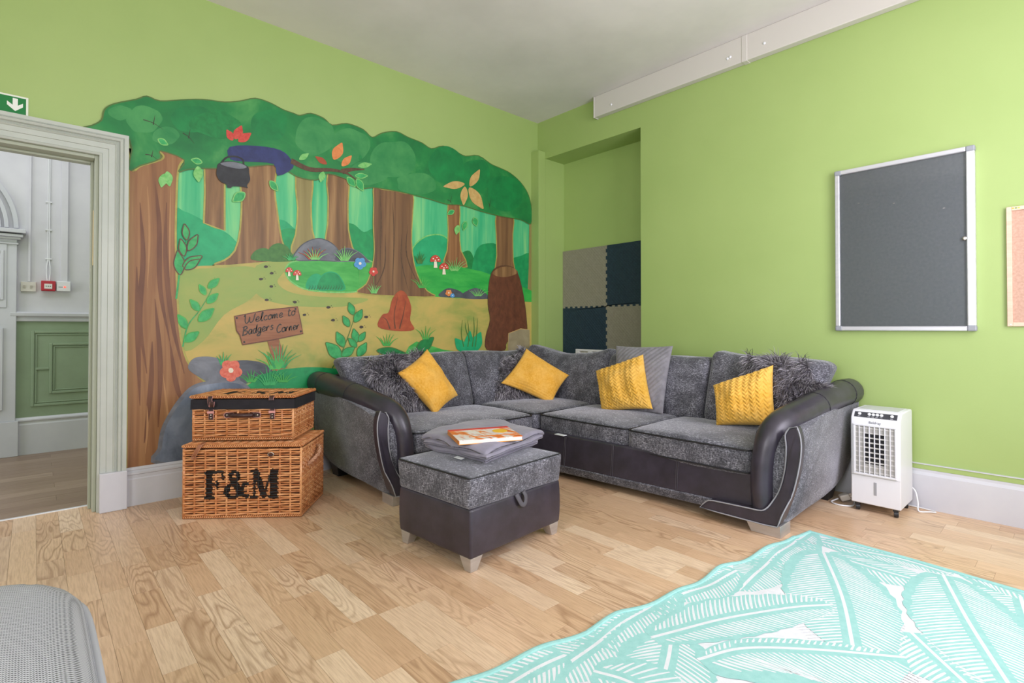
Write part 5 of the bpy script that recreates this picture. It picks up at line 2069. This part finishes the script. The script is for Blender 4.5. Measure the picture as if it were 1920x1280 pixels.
lp = ony(1809, 447, -.03)
m = MB()
m.lathe([(.013, 0), (.013, .008), (.009, .011), (.004, .011)], (lp.x, -.03, lp.z), (0, -1, 0), 16)
m.build('lock', STUD, nb, smooth=True)
for (a, b) in ((1610, 381), (1626, 383), (1676, 381), (1770, 390)):
    p = ony(a, b, -.019)
    m = MB()
    m.box(p.x - .006, p.x + .006, -.0195, -.018, p.z - .0012, p.z + .0012)
    m.build('staple', STUD, nb)

pin = thing('cork_pinboard', (4.3, 0, 1.16), 'pinkish cork pinboard with a wooden frame at the right edge', 'pinboard')
CORK = mat('cork', (198, 164, 144), .9, c2=(184, 148, 128), scale=80, bump=(120, .4, .003))
PINE = mat('pale pine frame', (226, 196, 172), .5, c2=(214, 182, 156), scale=(4, 4, 40))
m = MB()
m.box(3.90, 4.78, -.012, -.001, 1.175, 1.84)
m.build('cork_panel', CORK, pin)
for bx in ((3.882, 3.905, 1.16, 1.856), (4.775, 4.798, 1.16, 1.856), (3.905, 4.775, 1.16, 1.183), (3.905, 4.775, 1.833, 1.856)):
    m = MB()
    m.box(bx[0], bx[1], -.022, 0, bx[2], bx[3])
    m.build('frame_rail', PINE, pin, bevel=.002)
for k, c in enumerate(((206, 170, 60), (120, 150, 90), (214, 190, 90))):
    m = MB()
    m.box(3.907 + k * .012, 3.916 + k * .012, -.0226, -.022, 1.842, 1.85)
    m.build('sticker', mat('sticker %s' % ('ochre', 'green', 'yellow')[k], c, .5), pin)
m = MB()
m.lathe([(.004, 0), (.003, .003)], (3.897, -.022, 1.171), (0, -1, 0), 8)
m.build('screw', STUD, pin)

# ------------------------------------------------------------------ foam mats in the recess
MY = .288


def foam(name, ox, oz, s, h, mt, label, sides):
    """square mat; sides: which edges carry teeth (left, right, bottom, top), +1 starts with a tooth"""
    n, t = 17, .017
    st = s / n
    pts = []

    def edge(a, b, nv, mode):
        a, b, nv = Vector(a), Vector(b), Vector(nv)
        d = (b - a) / n
        out = []
        for k in range(n):
            if mode:
                o_ = nv * (mode * (t / 2 if k % 2 else -t / 2))
                out += [a + d * k + o_, a + d * (k + 1) + o_]
                continue
            tooth = (k % 2 == 1) if mode > 0 else (k % 2 == 0 and 0 < k < n - 1)
            if mode and tooth and 0 < k < n - 1:
                e = d * .14
                out += [a + d * k, a + d * k - e + nv * t, a + d * (k + 1) + e + nv * t, a + d * (k + 1)]
            else:
                out += [a + d * k]
        return out
    L, Rr, Bt, T = sides
    A, B_, C_, D_ = (ox, oz), (ox + s, oz), (ox + s, oz + h), (ox, oz + h)
    pts += edge(A, B_, (0, -1), Bt)
    pts += edge(B_, C_, (1, 0), Rr)
    pts += edge(C_, D_, (0, 1), T)
    pts += edge(D_, A, (-1, 0), L)
    m = MB()
    m.prism([Vector((p.x, MY, p.y)) for p in pts], (0, .012, 0))
    o = m.build(name, mt, loc=(ox + s / 2, MY, oz))
    return tag(o, label, 'foam mat', 'interlocking foam mats in the wall recess')


def foamm(name, c, c2):
    t = NT(name)
    v = t.coord((1, 1, 1))
    ck = t.n('ShaderNodeTexWave', wave_type='BANDS', bands_direction='DIAGONAL')
    ck.inputs['Scale'].default_value = 18
    ck.inputs['Distortion'].default_value = 0
    t.l(v, ck.inputs['Vector'])
    ck2 = t.n('ShaderNodeTexChecker')
    ck2.inputs['Scale'].default_value = 48
    t.l(v, ck2.inputs['Vector'])
    mu = t.n('ShaderNodeMath', operation='MULTIPLY')
    t.l(ck.outputs['Fac'], mu.inputs[0])
    t.l(ck2.outputs['Fac'], mu.inputs[1])
    f = t.noise(t.coord(30), 1.0, 3)
    t.l(t.ramp(f, [(.3, c), (.7, c2)]), t.b.inputs['Base Color'])
    t.b.inputs['Roughness'].default_value = .7
    t.bump(mu.outputs[0], .35, .004)
    return t.m


FG = foamm('grey foam', (134, 130, 112), (144, 140, 122))
FN = foamm('navy foam', (22, 44, 58), (30, 54, 68))
S, SH = .6228, .648
foam('foam_mat', AX0 + .002, 1.384, S, SH, FG, 'grey foam mat at upper left in the wall recess', (0, -1, -1, 0))
foam('foam_mat', AX0 + .002 + S, 1.384, S, SH, FN, 'navy foam mat at upper right in the wall recess', (1, 0, 1, 0))
foam('foam_mat', AX0 + .002, 1.384 - SH, S, SH, FN, 'navy foam mat at lower left in the wall recess', (0, 1, 0, 1))
foam('foam_mat', AX0 + .002 + S, 1.384 - SH, S, SH, FG, 'grey foam mat at lower right in the wall recess', (-1, 0, 0, -1))

# white slotted panel standing in the recess behind the sofa
p0, p1 = ony(1079, 654, .10), ony(1165, 658, .10)
sp = thing('slotted_panel', ((p0.x + p1.x) / 2, .1, 0), 'white slotted plastic panel standing behind the sofa below the foam mats', 'panel')
WB = mat('white board', (222, 222, 216), .5)
zt = p0.z
for bx in ((p0.x, p1.x, zt - .02, zt), (p0.x, p1.x, zt - .12, zt - .09), (p0.x, p0.x + .05, zt - .09, zt - .02), (p0.x + .17, p0.x + .22, zt - .09, zt - .02), (p0.x + .30, p0.x + .35, zt - .09, zt - .02), (p1.x - .05, p1.x, zt - .09, zt - .02), (p0.x, p1.x, 0, zt - .12), (p0.x + .05, p0.x + .17, zt - .045, zt - .035), (p0.x + .35, p1.x - .05, zt - .042, zt - .03)):
    m = MB()
    m.box(bx[0], bx[1], .10, .13, bx[2], bx[3])
    m.build('slat', WB, sp, bevel=.002)
m = MB()
m.box(p0.x, p1.x, .15, .16, 0, zt - .01)
m.build('back_board', mat('cream board', (214, 210, 190), .6), sp)
m = MB()
m.box(p0.x, p1.x, .13, .15, zt - .14, zt - .125)
m.build('shelf', WB, sp)

# ------------------------------------------------------------------ rug
RT = mat('turquoise weave', (146, 200, 194), .8, c2=(158, 208, 202), scale=40, bump=((260, 260, 260), .35, .003))
RW = mat('white weave', (224, 226, 228), .8, c2=(216, 220, 222), scale=40, bump=((260, 260, 260), .35, .003))
EDGE = [onz(a, b) for a, b in ((1516.5, 998), (1454, 1023), (1384, 1058.5), (1346, 1069), (1297, 1102), (1227, 1131.7), (1156, 1156), (1096.7, 1188.6), (1021, 1218), (950, 1248), (880, 1278))]
EDGE = [(p.x, p.y) for p in EDGE] + [(2.80, -3.4), (2.77, -3.7)]
FAR = [(3.133, -.985), (3.58, -1.0), (4.0, -1.04), (4.93, -1.09)]


def ripple(x, y):
    """small waves along the free left edge"""
    ex_ = edge_x(y)
    d = max(0, x - ex_)
    return .016 * math.exp(-d / .10) * (.5 + .5 * math.sin(y * 17 + .6)) * (1 if y < -1.15 else 0)


def edge_x(y):
    for (xa, ya), (xb, yb) in zip(EDGE, EDGE[1:]):
        if yb <= y <= ya:
            return xa + (xb - xa) * (ya - y) / (ya - yb)
    return EDGE[0][0] if y > EDGE[0][1] else EDGE[-1][0]


def far_y(x):
    for (xa, ya), (xb, yb) in zip(FAR, FAR[1:]):
        if xa <= x <= xb:
            return ya + (yb - ya) * (x - xa) / (xb - xa)
    return FAR[0][1] if x < FAR[0][0] else FAR[-1][1]


def clampin(x, y, e=.0):
    y = min(y, far_y(x) - e)
    y = max(y, -3.7 + e)
    return max(x, edge_x(y) + e), y


rug = thing('leaf_rug', (4.0, -2.3, 0), 'turquoise and white rug with a woven banana leaf pattern', 'rug')
m = MB()
NX, NY = 46, 90
vs = []
for lvl in (0, 1):
    for j in range(NY + 1):
        y = -3.7 + (-.985 + 3.7) * j / NY
        for i in range(NX + 1):
            s = i / NX
            xa = edge_x(y)
            x = xa + (4.93 - xa) * s ** 1.6
            yy = min(y, far_y(x))
            vs.append((x, yy, ripple(x, yy) + .0005 + .005 * lvl))
fs = []
W1 = NX + 1
T0 = W1 * (NY + 1)
for j in range(NY):
    for i in range(NX):
        a = j * W1 + i
        fs.append((T0 + a, T0 + a + 1, T0 + a + W1 + 1, T0 + a + W1))
        fs.append((a, a + W1, a + W1 + 1, a + 1))
for i in range(NX):
    fs.append((i, i + 1, T0 + i + 1, T0 + i))
    a = NY * W1 + i
    fs.append((a + 1, a, T0 + a, T0 + a + 1))
for j in range(NY):
    a = j * W1
    fs.append((a + W1, a, T0 + a, T0 + a + W1))
    b = a + NX
    fs.append((b, b + W1, T0 + b + W1, T0 + b))
m.add(vs, fs)
m.build('ground_weave', RW, rug, smooth=True)


def strip_mesh(L, R_, zoff, m=None):
    """band between two lines of floor points, draped on the rug"""
    m = m or MB()
    vs = []
    for a, b in zip(L, R_):
        for p in (a, b):
            x, y = clampin(p[0], p[1], .004)
            vs.append((x, y, ripple(x, y) + .0057 + zoff))
    m.add(vs, [(2 * i, 2 * i + 1, 2 * i + 3, 2 * i + 2) for i in range(len(L) - 1)])
    return m


def rugpt(p):
    q = onz(880 + p[0] / 1.846, 980 + p[1] / 1.846)
    return Vector((q.x, q.y))


NLEAF = [0]


def rug_leaf(mid, wl_, wr, vein=.030, swap=False):
    """mid: spine (points of the enlarged photo detail), wl_/wr: greatest width on either side"""
    z = .0001 * NLEAF[0]
    NLEAF[0] += 1
    sp_ = catmull([Vector((p.x, p.y, 0)) for p in (rugpt(q) for q in mid)], 14)
    N = len(sp_)
    ln = [0]
    for i in range(1, N):
        ln.append(ln[-1] + (sp_[i] - sp_[i - 1]).length)
    T = ln[-1]
    nrm, tn = [], []
    for i in range(N):
        t = (sp_[min(i + 1, N - 1)] - sp_[max(i - 1, 0)]).normalized()
        tn.append(t)
        nrm.append(Vector((-t.y, t.x, 0)))

    def wid(s, w): return w * (max(0, math.sin(PI * min(1, .04 + s * .96))) ** .55) * (1 + .03 * math.sin(s * 60))
    m = MB()
    for sg, w in ((1, wl_), (-1, wr)):
        cols = 6
        for c in range(cols):
            A = [sp_[i] + nrm[i] * (sg * wid(ln[i] / T, w) * c / cols) for i in range(N)]
            B2 = [sp_[i] + nrm[i] * (sg * wid(ln[i] / T, w) * (c + 1) / cols) for i in range(N)]
            strip_mesh(A, B2, z, m)
    lf = m.build('leaf_motif', RT, rug, normals=False)
    m = MB()
    strip_mesh([sp_[i] + nrm[i] * .0065 for i in range(N)], [sp_[i] - nrm[i] * .0065 for i in range(N)], z + .00004, m)
    # side veins
    s = .03
    rr = random.Random(int(T * 1000))
    while s < .97:
        x = s * T
        i = max(k for k in range(N) if ln[k] <= x)
        i = min(i, N - 2)
        f = (x - ln[i]) / max(1e-6, ln[i + 1] - ln[i])
        p = sp_[i].lerp(sp_[i + 1], f)
        for sg, w in ((1, wl_), (-1, wr)):
            W_ = wid(s, w)
            if W_ < .03:
                continue
            a, b = [], []
            vw = vein * .5 * rr.uniform(.75, 1.15)
            K = max(4, int(W_ / .025))
            k0 = .03 / W_ if W_ > .05 else .3
            for k in range(K + 1):
                u = k0 + (.93 - k0) * k / K
                q = p + nrm[i] * (sg * W_ * u) + tn[i] * (W_ * (.55 * u + .15 * u * u))
                e = vw * (.55 + .45 * math.sin(PI * min(1, u * 1.05))) * (1 + .25 * math.sin(u * 40 + s * 90))
                a.append(q + tn[i] * e / 2)
                b.append(q - tn[i] * e / 2)
            # keep the vein inside the leaf
            ok = []
            for qa, qb in zip(a, b):
                d = (qa + qb) / 2 - sp_[-1]
                ok.append(d.dot(tn[-1]) < -.01)
            a = [q for q, g in zip(a, ok) if g]
            b = [q for q, g in zip(b, ok) if g]
            if len(a) > 2:
                strip_mesh(a, b, z + .00005, m)
        s += vein / T
    o = m.build('leaf_veins', RW, lf, normals=False)
    stuff(o)


for L_ in (
        # undermost leaves first
        ([(1880, 150), (1920, 300), (1990, 480)], .16, .16, .024), ([(1700, 175), (1800, 205), (1950, 260)], .12, .10, .022),
        ([(1190, 60), (1330, 95), (1500, 130), (1680, 185)], .11, .10, .021), ([(1240, 110), (1400, 160), (1620, 222)], .12, .15, .022),
        ([(1175, 36), (1060, 120), (930, 240)], .16, .13, .021), ([(925, 175), (820, 225), (700, 275)], .11, .11, .02),
        ([(700, 245), (500, 380), (260, 560)], .17, .13, .021), ([(330, 470), (180, 540), (20, 640)], .12, .14, .021),
        ([(1530, 385), (1620, 470), (1760, 600)], .16, .17, .021), ([(700, 390), (690, 470), (650, 620)], .16, .17, .021),
        ([(430, 520), (560, 560), (760, 680)], .14, .14, .022), ([(1080, 500), (1300, 600), (1500, 700)], .16, .16, .022),
        ([(1640, 185), (1730, 350), (1890, 600)], .19, .20, .022), ([(1225, 105), (1290, 260), (1335, 470)], .20, .23, .022),
        ([(630, 405), (850, 345), (1100, 300), (1260, 288)], .14, .13, .021), ([(790, 480), (950, 440), (1200, 445), (1510, 472)], .06, .25, .021),
        ([(1700, 560), (1850, 700), (2100, 800)], .15, .16, .024)):
    rug_leaf(*L_)
# plain turquoise binding all round
m = MB()
yv = [-.985 - (3.7 - .985) * k / 80 for k in range(81)]
m.tube([(edge_x(y) + .008, y, ripple(edge_x(y) + .008, y) + .007) for y in yv], .011, 8, flat=.6)
m.build('binding', RT, rug, normals=False)
m = MB()
xv = [3.133 + (4.93 - 3.133) * k / 30 for k in range(31)]
m.tube([(x, far_y(x) - .008, .007) for x in xv], .011, 8, flat=.6)
m.build('binding', RT, rug, normals=False)

# ------------------------------------------------------------------ grey mesh pouffe in the near corner


def meshfab():
    t = NT('grey mesh fabric')
    v = t.coord((1, 1, 1))
    sep = t.n('ShaderNodeSeparateXYZ')
    t.l(v, sep.inputs[0])
    out = []
    for k, (a, b) in enumerate(((1, 1), (1, -1))):
        m1 = t.n('ShaderNodeMath', operation='MULTIPLY')
        m1.inputs[1].default_value = 900 * a
        t.l(sep.outputs[0], m1.inputs[0])
        m2 = t.n('ShaderNodeMath', operation='MULTIPLY_ADD')
        m2.inputs[1].default_value = 900 * b
        t.l(sep.outputs[1], m2.inputs[0])
        t.l(m1.outputs[0], m2.inputs[2])
        m3 = t.n('ShaderNodeMath', operation='MULTIPLY_ADD')
        m3.inputs[1].default_value = 900 * b
        t.l(sep.outputs[2], m3.inputs[0])
        t.l(m2.outputs[0], m3.inputs[2])
        s = t.n('ShaderNodeMath', operation='SINE')
        t.l(m3.outputs[0], s.inputs[0])
        out.append(s.outputs[0])
    mx = t.n('ShaderNodeMath', operation='MAXIMUM')
    t.l(out[0], mx.inputs[0])
    t.l(out[1], mx.inputs[1])
    t.l(t.ramp(mx.outputs[0], [(.0, (96, 98, 102)), (.5, (176, 178, 182)), (1, (198, 200, 204))]), t.b.inputs['Base Color'])
    t.b.inputs['Roughness'].default_value = .7
    t.bump(mx.outputs[0], .4, .002)
    return t.m


pf = thing('mesh_pouffe', (2.86, -4.545, 0), 'light grey mesh fabric pouffe in the lower left corner', 'pouffe')


def pfn(x, y, z):
    # round the corners in plan and swell the top
    r = .22
    hx, hy = .47, .42
    ax, ay = abs(x) - (hx - r), abs(y) - (hy - r)
    if ax > 0 and ay > 0:
        L = math.hypot(ax, ay)
        M_ = max(ax, ay)
        k = M_ / L
        x = math.copysign(hx - r + ax * k, x)
        y = math.copysign(hy - r + ay * k, y)
    if z > 0:
        z += .03 * (1 - (x / hx) ** 2) * (1 - (y / hy) ** 2)
    tp = 1 + .08 * (.5 - z / .5)
    return (x * tp, y * tp, z)


m = MB()
m.rbox(.47, .42, .27, .08, pfn, Matrix.Translation((2.86, -4.545, .27)), n=14, rn=5)
m.build('cover', meshfab(), pf, smooth=2)
PB = mat('pale grey binding', (178, 180, 186), .7)
L = []
for k in range(96):
    a = 2 * PI * k / 96
    c, s = math.cos(a), math.sin(a)
    kx = .47 * math.copysign(abs(c) ** .45, c)
    ky = .42 * math.copysign(abs(s) ** .45, s)
    x, y, z = pfn(kx * .985, ky * .985, .25 - .065)
    L.append((2.86 + x * 1.002, -4.545 + y * 1.002, .27 + .22))
m = MB()
m.tube(L, .008, 6, closed=True)
m.build('binding', PB, pf, smooth=2)
